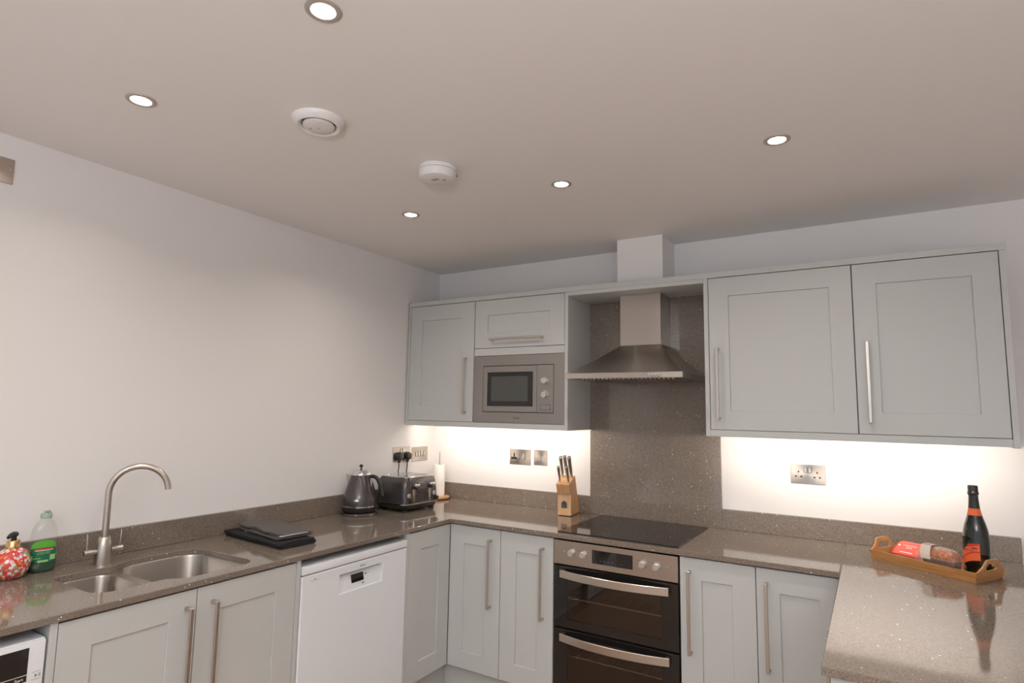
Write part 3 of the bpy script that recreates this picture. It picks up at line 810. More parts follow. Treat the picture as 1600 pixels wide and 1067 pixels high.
def grip_patch(name, u0, u1, v0, v1, m, label=None):
    b = new(); a = [grip(u0, v0), grip(u1, v0), grip(u1, v1), grip(u0, v1)]
    n_ = Vector((0.0012, 0, 0)); loft(b, [a, [k + n_ for k in a]], True, True)
    return obj(name, b, m, d, label=label)
grip_patch('display', -1.2760, -1.2050, 0.7250, 0.7580, M['blackgloss'], 'small black display')
for i in range(4): grip_patch('touch_mark', -1.300 + 0.028 * i, -1.288 + 0.028 * i, 0.7110, 0.7170, M['greylabel'] if i == 3 else M['whitep'])
grip_patch('touch_mark', -1.1950, -1.1860, 0.7440, 0.7500, M['greyprint'])
text('logo_text', 'beko', 0.018, M['greyprint'], d, face_mtx((0.5944, -1.2255, 0.7865), (0, 1, 0), (0, 0, 1)), width=0.030)
b = add_box(new(), 0.5940, 0.5944, -1.5080, -1.4620, 0.7868, 0.7876)
cyl(b, (0.5940, -1.4850, 0.7915), (1, 0, 0), 0.0030, 0.0004, 16)
obj('door_mark', b, M['greyprint'], d)

# ------------------------------------------------------------------ washing machine (cut by the frame)
t = thing('washing_machine', 'white washing machine at the left edge under the worktop', 'washing machine', (0.58, -2.69, 0.0))
WY0, WY1 = -2.9900, -2.3925
box('body', (0.030, 0.560, WY0, WY1, 0.006, 0.8400), M['white'], t)
obj('top_lid', add_box(new(), 0.030, 0.584, WY0, WY1, 0.8150, 0.8460, 0.006, 3), M['white'], t, True)
f = obj('control_fascia', add_box(new(), 0.5605, 0.5895, WY0, WY1, 0.690, 0.8420, 0.005, 3), M['white'], t, True)
obj('display', add_box(new(), 0.5895, 0.5903, -2.640, -2.4310, 0.7440, 0.8295, 0.0003), M['blackgloss'], f, label='black display window')
obj('display_line', add_box(new(), 0.5903, 0.5907, -2.640, -2.4315, 0.7606, 0.7618), M['whiteprint'], f)
for y, s in ((-2.448, 'Start'), (-2.492, 'Options')):
    text('display_text', s, 0.010, M['whiteprint'], f, face_mtx((0.5904, y, 0.7490), (0, 1, 0), (0, 0, 1)))
b = new()
vs = [b.verts.new(p) for p in ((0.5898, -2.4130, 0.7480), (0.5898, -2.4130, 0.7580), (0.5898, -2.4065, 0.7530))]; b.faces.new(vs)
add_box(b, 0.5895, 0.5899, -2.4045, -2.4030, 0.7485, 0.7575); add_box(b, 0.5895, 0.5899, -2.4018, -2.4003, 0.7485, 0.7575)
obj('play_pause_symbol', b, M['greyprint'], f)
for z in (0.7430, 0.7620): obj('button_line', add_box(new(), 0.5895, 0.5899, -2.4200, -2.3985, z, z + 0.0008), M['greyprint'], f)
fr = add_box(new(), 0.5605, 0.5860, WY0, WY1, 0.080, 0.6885, 0.004, 2)
obj('front_panel', fr, M['white'], t)
b = new(); cyl(b, (0.5862, -2.69, 0.42), (1, 0, 0), 0.19, 0.02, 48, 0.175, 0.006)
d = obj('door', b, M['silver'], t, True)
b = new(); cyl(b, (0.6063, -2.69, 0.42), (1, 0, 0), 0.14, 0.012, 48, 0.12, 0.006)
obj('door_glass', b, M['blackgloss'], d, True)

# ------------------------------------------------------------------ sockets and switches
def plate(b, mp, u0, u1, v0, v1): return mbox(b, mp, u0, u1, v0, v1, -0.0048, -0.0004, 0.0012)
def rocker(par, mp, u, v, w=0.010, h=0.020, m='silver'):
    s = obj('switch', mbox(new(), mp, u - w / 2 - 0.0016, u + w / 2 + 0.0016, v - h / 2 - 0.0016, v + h / 2 + 0.0016, -0.0056, -0.0048), M['black'], par, label='rocker switch')
    obj('rocker', mbox(new(), mp, u - w / 2, u + w / 2, v - h / 2, v + h / 2, -0.0085, -0.0056, 0.0012), M[m], s)
def holes(par, mp, u, v):
    for a, c, w, h in ((u, v + 0.011, 0.0062, 0.0085), (u - 0.0115, v - 0.011, 0.0088, 0.0066), (u + 0.0115, v - 0.011, 0.0088, 0.0066)):
        obj('pin_hole', mbox(new(), mp, a - w / 2, a + w / 2, c - h / 2, c + h / 2, -0.0052, -0.0048), M['darkhole'], par)
def screw(par, mp, u, v):
    a = mp(u, v, -0.0048); n = mp(u, v, -1) - mp(u, v, 0)
    obj('screw', cyl(new(), a, n, 0.0026, 0.0009, 12), M['chrome'], par)

bw = back_map(0.0); lwm = left_map(0.0)
t = thing('double_socket', 'brushed steel double socket with red neon switches above the right worktop', 'socket', (2.256, 0, 1.195))
p = obj('plate', plate(new(), bw, 2.1820, 2.3310, 1.1505, 1.2415), M['plate_y'], t)
holes(p, bw, 2.2165, 1.1950); holes(p, bw, 2.2960, 1.1940)
rocker(t, bw, 2.2470, 1.2155, 0.012, 0.022); rocker(t, bw, 2.2655, 1.2150, 0.012, 0.022)
screw(p, bw, 2.1965, 1.1970); screw(p, bw, 2.3170, 1.1950)

t = thing('switched_socket', 'brushed steel single socket with a wide extra rocker, left of the small switch', 'socket', (0.668, 0, 1.19))
p = obj('plate', plate(new(), bw, 0.5935, 0.7425, 1.1430, 1.2360), M['plate_y'], t)
obj('pin_hole', add_box(add_box(new(), 0.6215, 0.6305, -0.0053, -0.0048, 1.1880, 1.2120), 0.6060, 0.6460, -0.0053, -0.0048, 1.1740, 1.1879), M['darkhole'], p, label='dark T-shaped pin opening')
rocker(t, bw, 0.6585, 1.1925, 0.010, 0.024); rocker(t, bw, 0.6960, 1.1925, 0.017, 0.034)
screw(p, bw, 0.7240, 1.1940)

t = thing('wall_switch', 'small square brushed steel switch with one rocker, nearest the knife block', 'switch', (0.810, 0, 1.19))
p = obj('plate', plate(new(), bw, 0.7645, 0.8560, 1.1475, 1.2380), M['plate_y'], t)
rocker(t, bw, 0.8060, 1.1920, 0.016, 0.036)
screw(p, bw, 0.7790, 1.1930); screw(p, bw, 0.8400, 1.1930)

t = thing('double_socket', 'brushed steel double socket with two black plugs on the left wall', 'socket', (0, -0.338, 1.19))
p = obj('plate', plate(new(), lwm, -0.4150, -0.2600, 1.1445, 1.2340), M['plate_x'], t)
rocker(t, lwm, -0.3450, 1.2120, 0.011, 0.022); rocker(t, lwm, -0.3270, 1.2120, 0.011, 0.022)

t = thing('grid_switch', 'brushed steel four-gang switch plate on the left wall by the corner', 'switch', (0, -0.16, 1.18))
p = obj('plate', plate(new(), lwm, -0.2380, -0.0820, 1.1375, 1.2280), M['plate_x'], t)
for i in range(4): rocker(t, lwm, -0.1965 + 0.0250 * i, 1.1830, 0.013, 0.030)
screw(p, lwm, -0.2260, 1.1830); screw(p, lwm, -0.0930, 1.1830)

t = thing('blank_plate', 'brushed steel plate high on the left wall, cut by the left edge', 'switch', (0, -2.47, 2.27))
p = obj('plate', plate(new(), lwm, -2.5450, -2.3980, 2.2287, 2.3175), M['plate_x'], t)
screw(p, lwm, -2.4085, 2.2790); screw(p, lwm, -2.5345, 2.2740)

for y, lb, end in ((-0.3760, 'black plug with cable in the left half of the double socket', (0.046, -0.650, 0.914)),
                   (-0.2990, 'black plug with cable in the right half of the double socket', (0.040, -0.420, 0.985))):
    t = thing('power_plug', lb, 'plug', (0.0, y, 1.178))
    b = new()
    loft(b, [[(x, y + r * math.cos(2 * PI * k / 24), 1.178 + 1.02 * r * math.sin(2 * PI * k / 24)) for k in range(24)]
             for x, r in ((0.0050, 0.0240), (0.012, 0.0255), (0.030, 0.0245), (0.040, 0.0205), (0.043, 0.012))], True, True)
    add_box(b, 0.012, 0.030, y - 0.008, y + 0.008, 1.140, 1.156, 0.003)
    obj('plug_body', b, M['black'], t, True)
    pts = [(0.021, y, 1.1405), (0.022, y - 0.001, 1.115), (0.024, y - 0.008, 1.085), (0.028, y - 0.020, 1.045)]
    e = Vector(end); s = Vector(pts[-1])
    for k in range(1, 7):
        q = s.lerp(e, k / 6); pts.append((q.x, q.y, q.z - 0.010 * math.sin(PI * k / 6)))
    obj('cable', tube(new(), pts, 0.0034, 8), M['black'], t, True)

# ------------------------------------------------------------------ kettle
KX, KY = 0.120, -0.790
t = thing('power_base', 'round dark electric power base under the grey kettle', 'stand', (KX, KY, 0.9))  # electric base that the kettle lifts off
obj('disc', lathe(new(), [(0, 0.0003), (0.096, 0.0003), (0.097, 0.004), (0.093, 0.012), (0.060, 0.016), (0, 0.016)], n=44), M['gunmetal'], t, True, local=True)
KA = R(22)     # handle direction
t = thing('kettle', 'charcoal pyramid kettle with a domed lid and chrome band', 'kettle', (KX, KY, 0.9165), (0, 0, KA))
obj('foot', lathe(new(), [(0, 0.0), (0.076, 0.0), (0.085, 0.003), (0.0915, 0.014), (0.0925, 0.030), (0, 0.030)], n=48), M['black'], t, True, local=True)
obj('band', lathe(new(), [(0.0915, 0.0302), (0.0945, 0.0315), (0.0945, 0.0365), (0.0918, 0.0378)], n=48), M['chrome'], t, True, local=True, label='thin chrome band')
obj('body', lathe(new(), [(0.0918, 0.0380), (0.0925, 0.050), (0.0905, 0.075), (0.084, 0.105), (0.0745, 0.140), (0.065, 0.172), (0.057, 0.195), (0.0525, 0.208), (0.050, 0.212)], n=48), M['gunmetal'], t, True, local=True)
l = obj('lid', lathe(new(), [(0.0505, 0.2122), (0.051, 0.216), (0.047, 0.226), (0.036, 0.237), (0.020, 0.2435), (0.008, 0.2455), (0, 0.2455)], n=44), M['chrome'], t, True, local=True, label='domed chrome lid')
obj('knob', lathe(new(), [(0.0045, 0.2455), (0.004, 0.254), (0.008, 0.257), (0.0105, 0.263), (0.0095, 0.269), (0.005, 0.2735), (0, 0.274)], n=20), M['black'], l, True, local=True, label='black ball knob')
b = new()   # V-shaped chrome spout, pointing away from the handle
rings = []
for s in range(9):
    z = 0.140 + 0.070 * s / 8
    w = 0.004 + 0.033 * (s / 8); tip = 0.002 + 0.033 * (s / 8) ** 1.1
    r0 = 0.0745 + (0.0525 - 0.0745) * s / 8
    rings.append([(-r0 + 0.012, -w, z), (-r0 - 0.3 * tip, -w * 0.75, z), (-r0 - tip, 0, z + 0.004 * s / 8), (-r0 - 0.3 * tip, w * 0.75, z), (-r0 + 0.012, w, z)])
loft(b, rings, True, True)
obj('spout', b, M['steel'], t, True, local=True, label='polished V-shaped spout')
pts = [(0.048, 0, 0.203), (0.068, 0, 0.206), (0.086, 0, 0.201), (0.100, 0, 0.188), (0.110, 0, 0.168), (0.1175, 0, 0.140), (0.1235, 0, 0.112), (0.128, 0, 0.092)]
obj('handle', tube(new(), pts, [0.008, 0.0095, 0.0105, 0.011, 0.011, 0.0105, 0.010, 0.009], 14, flat=1.25), M['black'], t, True, local=True)
obj('switch', add_box(new(), 0.0920, 0.1050, -0.008, 0.008, 0.0250, 0.0400, 0.003, 2), M['black'], t, local=True, label='black on switch')
mx = Matrix.Rotation(R(-78), 4, 'Z')
b = lathe(new(), [(0, 0.0012), (0.0100, 0.0008), (0.0125, 0.0)], n=20, sy=0.5)
bmesh.ops.transform(b, matrix=mx @ Matrix.Translation((0.0905, 0, 0.072)) @ Matrix.Rotation(R(85), 4, 'Y') @ Matrix.Rotation(R(90), 4, 'Z'), verts=b.verts)
obj('badge', b, M['chrome'], t, True, local=True, label='small oval chrome badge')
for c in t.children_recursive: c.data.transform(Matrix.Diagonal((1, 1, 0.91, 1)))

# ------------------------------------------------------------------ toaster
t = thing('toaster', 'charcoal four-slot toaster with chrome levers and top', 'toaster', (0.196, -0.492, 0.9), (0, 0, R(-5)))
def rrect(hx, hy, r, z, cx=0.0, n=6): return [(x, y, z) for x, y in fillet([(cx - hx, -hy, r), (cx + hx, -hy, r), (cx + hx, hy, r), (cx - hx, hy, r)], n)]
for sx in (-1, 1):
    for sy in (-1, 1):
        obj('foot', cyl(new(), (sx * 0.095, sy * 0.105, 0.0003), (0, 0, 1), 0.013, 0.0115, 16, 0.015), M['black'], t, True, local=True)
obj('base', loft(new(), [rrect(0.108, 0.120, 0.035, 0.012), rrect(0.120, 0.133, 0.04, 0.020), rrect(0.1255, 0.139, 0.04, 0.040)], True, True), M['black'], t, True, local=True)
obj('band', loft(new(), [rrect(0.1255, 0.139, 0.04, 0.0402), rrect(0.1280, 0.1415, 0.042, 0.0415), rrect(0.1280, 0.1415, 0.042, 0.0455), rrect(0.124, 0.137, 0.04, 0.0468)]), M['chrome'], t, True, local=True, label='thin chrome band')
prof = [(0.1240, 0.1370, 0.047), (0.1232, 0.1360, 0.080), (0.1215, 0.1335, 0.120), (0.1190, 0.1295, 0.155), (0.1150, 0.1240, 0.176), (0.1090, 0.1170, 0.187)]
obj('body', loft(new(), [rrect(a, c, 0.032, z) for a, c, z in prof]), M['gunmetal'], t, True, local=True)
slots = [[(x0, y - 0.0085), (x1, y - 0.0085), (x1, y + 0.0085), (x0, y + 0.0085)] for y in (-0.075, -0.030, 0.030, 0.075) for x0, x1 in ((-0.085, 0.060),)]
b = slab(new(), [(x, y) for x, y, z in rrect(0.1088, 0.1168, 0.03, 0)], slots, 0.184, 0.1915, 0.002)
obj('top_plate', b, M['chrome'], t, local=True, label='polished chrome top with four slots')
for s in slots:
    obj('slot_liner', add_box(new(), s[0][0] - 0.001, s[1][0] + 0.001, s[0][1] - 0.001, s[2][1] + 0.001, 0.172, 0.1838), M['darkhole'], t, local=True, label='dark bread slot')
def fx(z):   # front surface x at height z
    for (a, _, z0), (c, _, z1) in zip(prof[:-1], prof[1:]):
        if z0 <= z <= z1: return a + (c - a) * (z - z0) / (z1 - z0)
    return 0.124
for y in (-0.062, 0.062):
    b = new()
    vs = []
    for z, w in ((0.052, 0.004), (0.095, 0.0085), (0.135, 0.012)):
        vs.append([(fx(z) + 0.0003, y - w, z), (fx(z) + 0.0015, y - w * 0.8, z), (fx(z) + 0.0015, y + w * 0.8, z), (fx(z) + 0.0003, y + w, z)])
    loft(b, vs, True, True)
    ch = obj('lever_track', b, M['chrome'], t, local=True, label='tapering chrome lever track')
    obj('lever', add_box(new(), fx(0.145) + 0.002, fx(0.145) + 0.030, y - 0.018, y + 0.018, 0.137, 0.155, 0.006, 2), M['chrome'], ch, True, local=True, label='chrome push-down lever')
    obj('lever_stem', add_box(new(), fx(0.140) + 0.001, fx(0.140) + 0.016, y - 0.012, y + 0.012, 0.122, 0.1365, 0.003), M['black'], ch, local=True)
    k = y - 0.040 if y < 0 else y + 0.036
    obj('dial', cyl(new(), (fx(0.090) + 0.0003, k, 0.090), (1, 0, 0), 0.0135, 0.004, 24, 0.012, 0.001), M['silver'], t, True, local=True, label='round silver dial')
    obj('knob', cyl(new(), (fx(0.062) + 0.0003, k + 0.012, 0.0635), (1, 0, 0), 0.0125, 0.016, 22, 0.011, 0.002), M['black'], t, True, local=True, label='black round knob')
obj('button_panel', add_box(new(), fx(0.09) + 0.0004, fx(0.09) + 0.0020, -0.036, 0.036, 0.060, 0.118, 0.0006), M['gunmetal'], t, local=True)
for y in (-0.026, 0.026):
    for z in (0.068, 0.080, 0.092, 0.104):
        obj('button', add_box(new(), fx(0.09) + 0.0021, fx(0.09) + 0.0050, y - 0.005, y + 0.005, z - 0.003, z + 0.003, 0.0006), M['black'], t, local=True)
obj('badge', add_box(new(), fx(0.158) - 0.0005, fx(0.158) + 0.0018, -0.020, 0.020, 0.151, 0.162, 0.0006), M['chrome'], t, local=True, label='small chrome badge')

# ------------------------------------------------------------------ kitchen paper on its holder
t = thing('paper_holder', 'wooden disc kitchen-roll holder with an upright metal rod', 'kitchen roll holder', (0.122, -0.102, 0.9))
obj('foot_ring', lathe(new(), [(0, 0.0003), (0.074, 0.0003), (0.076, 0.003), (0.072, 0.0055), (0, 0.0055)], n=40), M['black'], t, True, local=True)
obj('base', lathe(new(), [(0, 0.0057), (0.068, 0.0057), (0.070, 0.009), (0.070, 0.017), (0.067, 0.020), (0, 0.020)], n=40), M['beech'], t, True, local=True)
obj('rod', tube(new(), [(0, 0, 0.0202), (0, 0, 0.2975)], 0.0032, 12), M['nickel'], t, True, local=True)
t = thing('kitchen_roll', 'white kitchen paper roll behind the toaster', 'kitchen roll', (0.122, -0.102, 0.9205))
obj('paper', lathe(new(), [(0.0185, 0.0), (0.035, 0.0), (0.0372, 0.002), (0.0372, 0.195), (0.035, 0.198), (0.0185, 0.198), (0.0185, 0.0)], n=40), M['paper'], t, True, local=True)
obj('core', lathe(new(), [(0.0180, 0.001), (0.0180, 0.1975), (0.0165, 0.1975), (0.0165, 0.001)], n=24), M['greylabel'], t, True, local=True, label='cardboard core tube')

# ------------------------------------------------------------------ knife block and knives
KB = Matrix.Translation((1.0555, -0.1720, 0.9)) @ Matrix.Rotation(R(6.5), 4, 'Z')
t = thing('knife_block', 'slanted beech knife block left of the hob', 'knife block', KB.translation, (0, 0, R(6.5)))
prof = [(0.000, 0.003), (0.140, 0.003), (0.140, 0.022), (0.112, 0.085), (0.060, 0.214), (-0.030, 0.172), (-0.010, 0.122), (0.012, 0.119), (0.012, 0.003)]
prof = [(0.0125, 0.004), (0.138, 0.004), (0.140, 0.024), (0.064, 0.214), (-0.034, 0.174), (-0.013, 0.121), (0.0125, 0.121)]
b = new()
loft(b, [[(x, y, z) for y, z in prof] for x in (-0.0385, 0.0385)], True, True)
obj('block', b, M['beech'], t, local=True)
p = obj('front_panel', add_box(new(), -0.0385, 0.0385, -0.002, 0.0120, 0.004, 0.1205, 0.0006), M['beechl'], t, local=True, label='paler upright front panel')
b = slab(new(), [(-0.017, 0)] + [(0.017, 0)] + [(0.017 * math.cos(a * PI / 12), 0.022 + 0.017 * math.sin(a * PI / 12)) for a in range(13)], [], 0, 0.0010, 0.0002,
         mtx=face_mtx((-0.001, -0.0021, 0.043), (1, 0, 0), (0, 0, 1)))
obj('emblem', b, M['emblem'], p, local=True, label='arched pewter emblem')
b = slab(new(), [(0.006 * math.cos(a * PI / 8), 0.007 * math.sin(a * PI / 8)) for a in range(16)], [], 0, 0.0005, 0, mtx=face_mtx((-0.001, -0.0032, 0.066), (1, 0, 0), (0, 0, 1)))
obj('emblem_mark', b, M['darkprint'], p, local=True)
for k in (-1, 1): obj('foot', add_box(new(), -0.030, 0.030, 0.070 + k * 0.05 - 0.008, 0.070 + k * 0.05 + 0.008, 0.0003, 0.0038), M['black'], t, local=True)
up = Vector((0, -0.37, 0.93)).normalized()          # lean of the knives in block space
def knife(u, s, L, wid, label):
    """u across the block, s along the slanted top 0 front .. 1 back"""
    y = -0.034 + s * 0.098; z = 0.174 + s * 0.040
    base = KB @ (Vector((u, y, z)) + up * 0.0022)
    fwd = Vector((0, -0.93, -0.37))
    rot = KB.to_3x3() @ Matrix((Vector((1, 0, 0)), -fwd, up)).transposed()
    k = thing('kitchen_knife', label, 'knife', base, rot.to_4x4(), 'knives in the beech block')
    def el(w, d, z): return [(w * math.cos(2 * PI * i / 16), d * math.sin(2 * PI * i / 16), z) for i in range(16)]
    obj('bolster', loft(new(), [el(wid * .55, wid * .62, 0.001), el(wid * .60, wid * .75, 0.010), el(wid * .52, wid * .66, 0.020)], True, True), M['chrome'], k, True, local=True, label='polished bolster')
    obj('handle', loft(new(), [el(wid * .52, wid * .66, 0.0202), el(wid * .60, wid * .82, L * .3), el(wid * .66, wid * .92, L * .6), el(wid * .72, wid * .98, L * .86), el(wid * .78, wid * 1.10, L - 0.003)], True, True), M['nickel'], k, True, local=True)
    obj('end_cap', loft(new(), [el(wid * .78, wid * 1.10, L - 0.0028), el(wid * .70, wid * 1.0, L)], True, True), M['chrome'], k, True, local=True)
knife(-0.024, 0.78, 0.122, 0.0130, 'large steel-handled knife at the back left of the beech block')
knife(0.000, 0.80, 0.128, 0.0130, 'large steel-handled knife at the back middle of the beech block')
knife(0.026, 0.78, 0.124, 0.0140, 'large steel-handled knife at the back right of the beech block')
knife(-0.022, 0.24, 0.092, 0.0105, 'small steel-handled knife at the front left of the beech block')
knife(0.026, 0.26, 0.094, 0.0115, 'small steel-handled knife at the front right of the beech block')

# ------------------------------------------------------------------ folded cloths by the sink
def cloth(lx, ly, th, n, gap, seed, wob=0.003, z0=0.0):
    """one sheet folded n times; folds alternate between -y and +y edges, layers show at the x ends"""
    ctr = []
    for i in range(n):
        z = z0 + th / 2 + i * (th + gap)
        ys = [-ly / 2 + ly * k / 10 for k in range(11)]
        if i % 2: ys = ys[::-1]
        ctr += [(y, z) for y in ys]
        if i < n - 1:
            e = ys[-1]; s = 1 if e > 0 else -1; rr = (th + gap) / 2
            ctr += [(e + s * rr * math.sin(PI * k / 5), z + rr - rr * math.cos(PI * k / 5)) for k in range(1, 5)]
    up_, dn = [], []
    for i, (y, z) in enumerate(ctr):
        a = Vector(ctr[max(i - 1, 0)]); c = Vector(ctr[min(i + 1, len(ctr) - 1)]); d = (c - a).normalized(); nn = Vector((-d.y, d.x))
        up_.append((y + nn.x * th / 2, z + nn.y * th / 2)); dn.append((y - nn.x * th / 2, z - nn.y * th / 2))
    loop = up_ + dn[::-1]
    zmax = max(z for y, z in loop)
    rings = []
    for k in range(21):
        x = -lx / 2 + lx * k / 20
        ring = []
        for y, z in loop:
            f = (z - z0) / max(zmax - z0, 1e-6)
            dz = f * wob * (noise.noise(Vector((x * 11 + seed, y * 13, seed))) - 0.25)
            dx = 0.004 * noise.noise(Vector((y * 16, z * 60, seed + k * 0.02)))
            ring.append((x + dx, y + 0.004 * noise.noise(Vector((x * 9, seed, z * 40))), max(z0 + 0.0002, z + dz)))
        rings.append(ring)
    b = new(); loft(b, rings)
    m = len(up_)
    # end caps as strips between the two sides of the sheet
    bmesh.ops.remove_doubles(b, verts=b.verts, dist=1e-7)
    for r in (rings[0], rings[-1]):
        vs = [b.verts.new(q) for q in r]; L = len(vs)
        for i in range(m - 1): b.faces.new((vs[i], vs[i + 1], vs[L - 2 - i], vs[L - 1 - i]))
    bmesh.ops.remove_doubles(b, verts=b.verts, dist=1e-6)
    return b
t = thing('folded_cloth', 'black folded cloth on the worktop right of the sink, under the grey one', 'cloth', (0.262, -1.462, 0.9003), (0, 0, R(-4.5)))
obj('cloth', cloth(0.425, 0.155, 0.0085, 3, 0.0005, 3.1, 0.007), M['blackcloth'], t, 'all', local=True)
obj('care_label', add_box(new(), -0.118, -0.108, -0.030, -0.012, 0.0262, 0.0272, 0, mtx=Matrix.Rotation(R(8), 4, 'Z')), M['whiteprint'], t, local=True, label='small white sewn label')
t = thing('folded_oven_glove', 'dark grey padded folded oven glove with silver lining on the black cloth', 'oven glove', (0.262, -1.440, 0.9278), (0, 0, R(-9)))
obj('padding', cloth(0.335, 0.150, 0.0105, 2, 0.0065, 8.7, 0.012), M['greycloth'], t, 'all', local=True)
obj('lining', cloth(0.345, 0.128, 0.0024, 2, 0.0004, 5.2, 0.001, 0.0108), M['silvercloth'], t, 'all', local=True, label='shiny silver lining')

# ------------------------------------------------------------------ soap and washing-up liquid
t = thing('soap_dispenser', 'round red festive-print soap dispenser with a black pump, far left', 'soap dispenser', (0.086, -2.312, 0.9003))
obj('globe', lathe(new(), [(0, 0.0), (0.024, 0.0), (0.036, 0.008), (0.047, 0.025), (0.0515, 0.047), (0.0485, 0.068), (0.039, 0.086), (0.024, 0.096), (0.019, 0.099), (0, 0.099)], n=44), M['soap'], t, True, local=True)
obj('collar', lathe(new(), [(0.0200, 0.0992), (0.0205, 0.103), (0.0185, 0.107), (0.0185, 0.121), (0.017, 0.123), (0, 0.123)], n=32), M['gold'], t, True, local=True, label='gold collar')
b = lathe(new(), [(0.008, 0.1232), (0.0075, 0.130), (0.0060, 0.138), (0, 0.138)], n=20)
tube(b, [(-0.004, 0.006, 0.140), (0.006, -0.004, 0.1425), (0.018, -0.016, 0.1415), (0.027, -0.025, 0.137)], [0.0085, 0.009, 0.0075, 0.005], 12)
obj('pump', b, M['black'], t, True, local=True, label='black pump head')

DA = R(-8)
t = thing('washing_up_bottle', 'clear washing-up liquid bottle with green label, beside the tap', 'bottle', (0.066, -2.219, 0.9003), (0, 0, DA))
SX, SY = 0.62, 1.0     # thin towards the room, wide along the wall
pb = [(0.0, 0.0), (0.036, 0.0), (0.041, 0.005), (0.0425, 0.020), (0.042, 0.060), (0.041, 0.095), (0.039, 0.120), (0.034, 0.145), (0.026, 0.163), (0.017, 0.174), (0.0145, 0.178)]
sh = obj('shell', lathe(new(), pb, n=44, sx=SX, sy=SY), M['clearplastic'], t, True, local=True)
obj('liquid', lathe(new(), [(0.0, 0.0015), (0.034, 0.0015), (0.0392, 0.006), (0.0408, 0.020), (0.0405, 0.046), (0, 0.0465)], n=40, sx=SX, sy=SY), M['liquid'], t, True, local=True, label='remaining dark green liquid')
c = obj('cap', lathe(new(), [(0.0150, 0.1782), (0.0165, 0.180), (0.0165, 0.192), (0.0145, 0.195), (0.007, 0.197), (0.006, 0.2015), (0, 0.2015)], n=28), M['clearcap'], t, True, local=True, label='pale translucent green cap')
obj('flip_lid', add_box(new(), -0.008, 0.010, -0.006, 0.011, 0.1990, 0.2035, 0.002, 2, mtx=Matrix.Translation((0, 0, 0.0)) @ Matrix.Rotation(R(0), 4, 'Y')), M['clearcap'], c, local=True)
def lab(name, a0, a1, z0, z1, m, off, cut=None, parent=t, label=None):
    """curved patch on the bottle; a = angle, cut(a01)-> (z0,z1)"""
    b = new(); n = 18; cols = []
    for k in range(n + 1):
        s = k / n; a = R(a0 + (a1 - a0) * s)
        zz0, zz1 = cut(s) if cut else (z0, z1)
        colm = []
        for j in range(5):
            z = zz0 + (zz1 - zz0) * j / 4
            r = 0.0425 - max(0, z - 0.02) * 0.02 + off - 0.0000
            colm.append((SX * r * math.cos(a) + off * 0.3 * math.cos(a), SY * r * math.sin(a), z))
        cols.append(colm)
    loft(b, cols, closed=False)
    return obj(name, b, m, parent, True, local=True, label=label)
# the label faces the room (+x), turned a little to the right
A0, A1 = -62, 48
ell = lambda s: math.sqrt(max(0, 1 - (2 * s - 1) ** 2))
L_ = lab('label', A0, A1, 0, 0, M['green'], 0.0010, lambda s: (0.058 - 0.024 * ell(s) ** .7, 0.080 + 0.003 * ell(s)), label='green front label')
lab('label_crown', A0, A1, 0, 0, M['lime'], 0.0012, lambda s: (0.0805 + 0.003 * ell(s), 0.0810 + 0.026 * ell(s) ** .8), parent=L_, label='lime green label top')
lab('label_red_bar', -38, 30, 0.0765, 0.0815, M['redp'], 0.0017, parent=L_)
lab('label_white_bar', -38, 32, 0.0735, 0.0755, M['whiteprint'], 0.0017, parent=L_)
lab('label_badge', 20, 46, 0.040, 0.058, M['mint'], 0.0017, parent=L_)
lab('label_leaf', -60, -46, 0.044, 0.058, M['mint'], 0.0017, parent=L_)
lab('label_foot', -25, 15, 0.0355, 0.0425, M['mint'], 0.0017, parent=L_)
tx = text('label_text', 'LIQUID', 0.0125, M['mint'], L_, None, local=True, wrap=(0.0440, R(-4), 0.0625), width=0.036)
for v in tx.data.vertices: v.co.x = SX * v.co.x + 0.0012
lab('label_line', -44, -14, 0.0478, 0.0500, M['mint'], 0.0017, parent=L_)

# ------------------------------------------------------------------ tray and what is on it
TR = Matrix.Translation((2.708, -0.325, 0.9003)) @ Matrix.Rotation(R(-34), 4, 'Z')
trot = (0, 0, R(-34))
t = thing('serving_tray', 'long bamboo serving tray with cut-out handles on the peninsula', 'tray', TR.translation, trot)
HX, HY_, FL, TH = 0.186, 0.084, 0.008, 0.007
obj('base', add_box(new(), -HX + 0.004, HX - 0.004, -HY_ + 0.004, HY_ - 0.004, 0.0, 0.0060), M['tray'], t, local=True)
def wall_side(s):
    b = new(); zt = 0.037
    y0, y1 = s * HY_, s * (HY_ + FL)
    i0, i1 = s * (HY_ - TH), s * (HY_ + FL - TH)
    x0, x1 = HX, HX + FL
    loft(b, [[(-x0, y0, 0.0), (-x0 + TH, i0, 0.0065), (-x1 + TH, i1, zt), (-x1, y1, zt)],
             [(x0, y0, 0.0), (x0 - TH, i0, 0.0065), (x1 - TH, i1, zt), (x1, y1, zt)]], True, True)
    return b
for s in (-1, 1): obj('side_rail', wall_side(s), M['tray'], t, local=True)
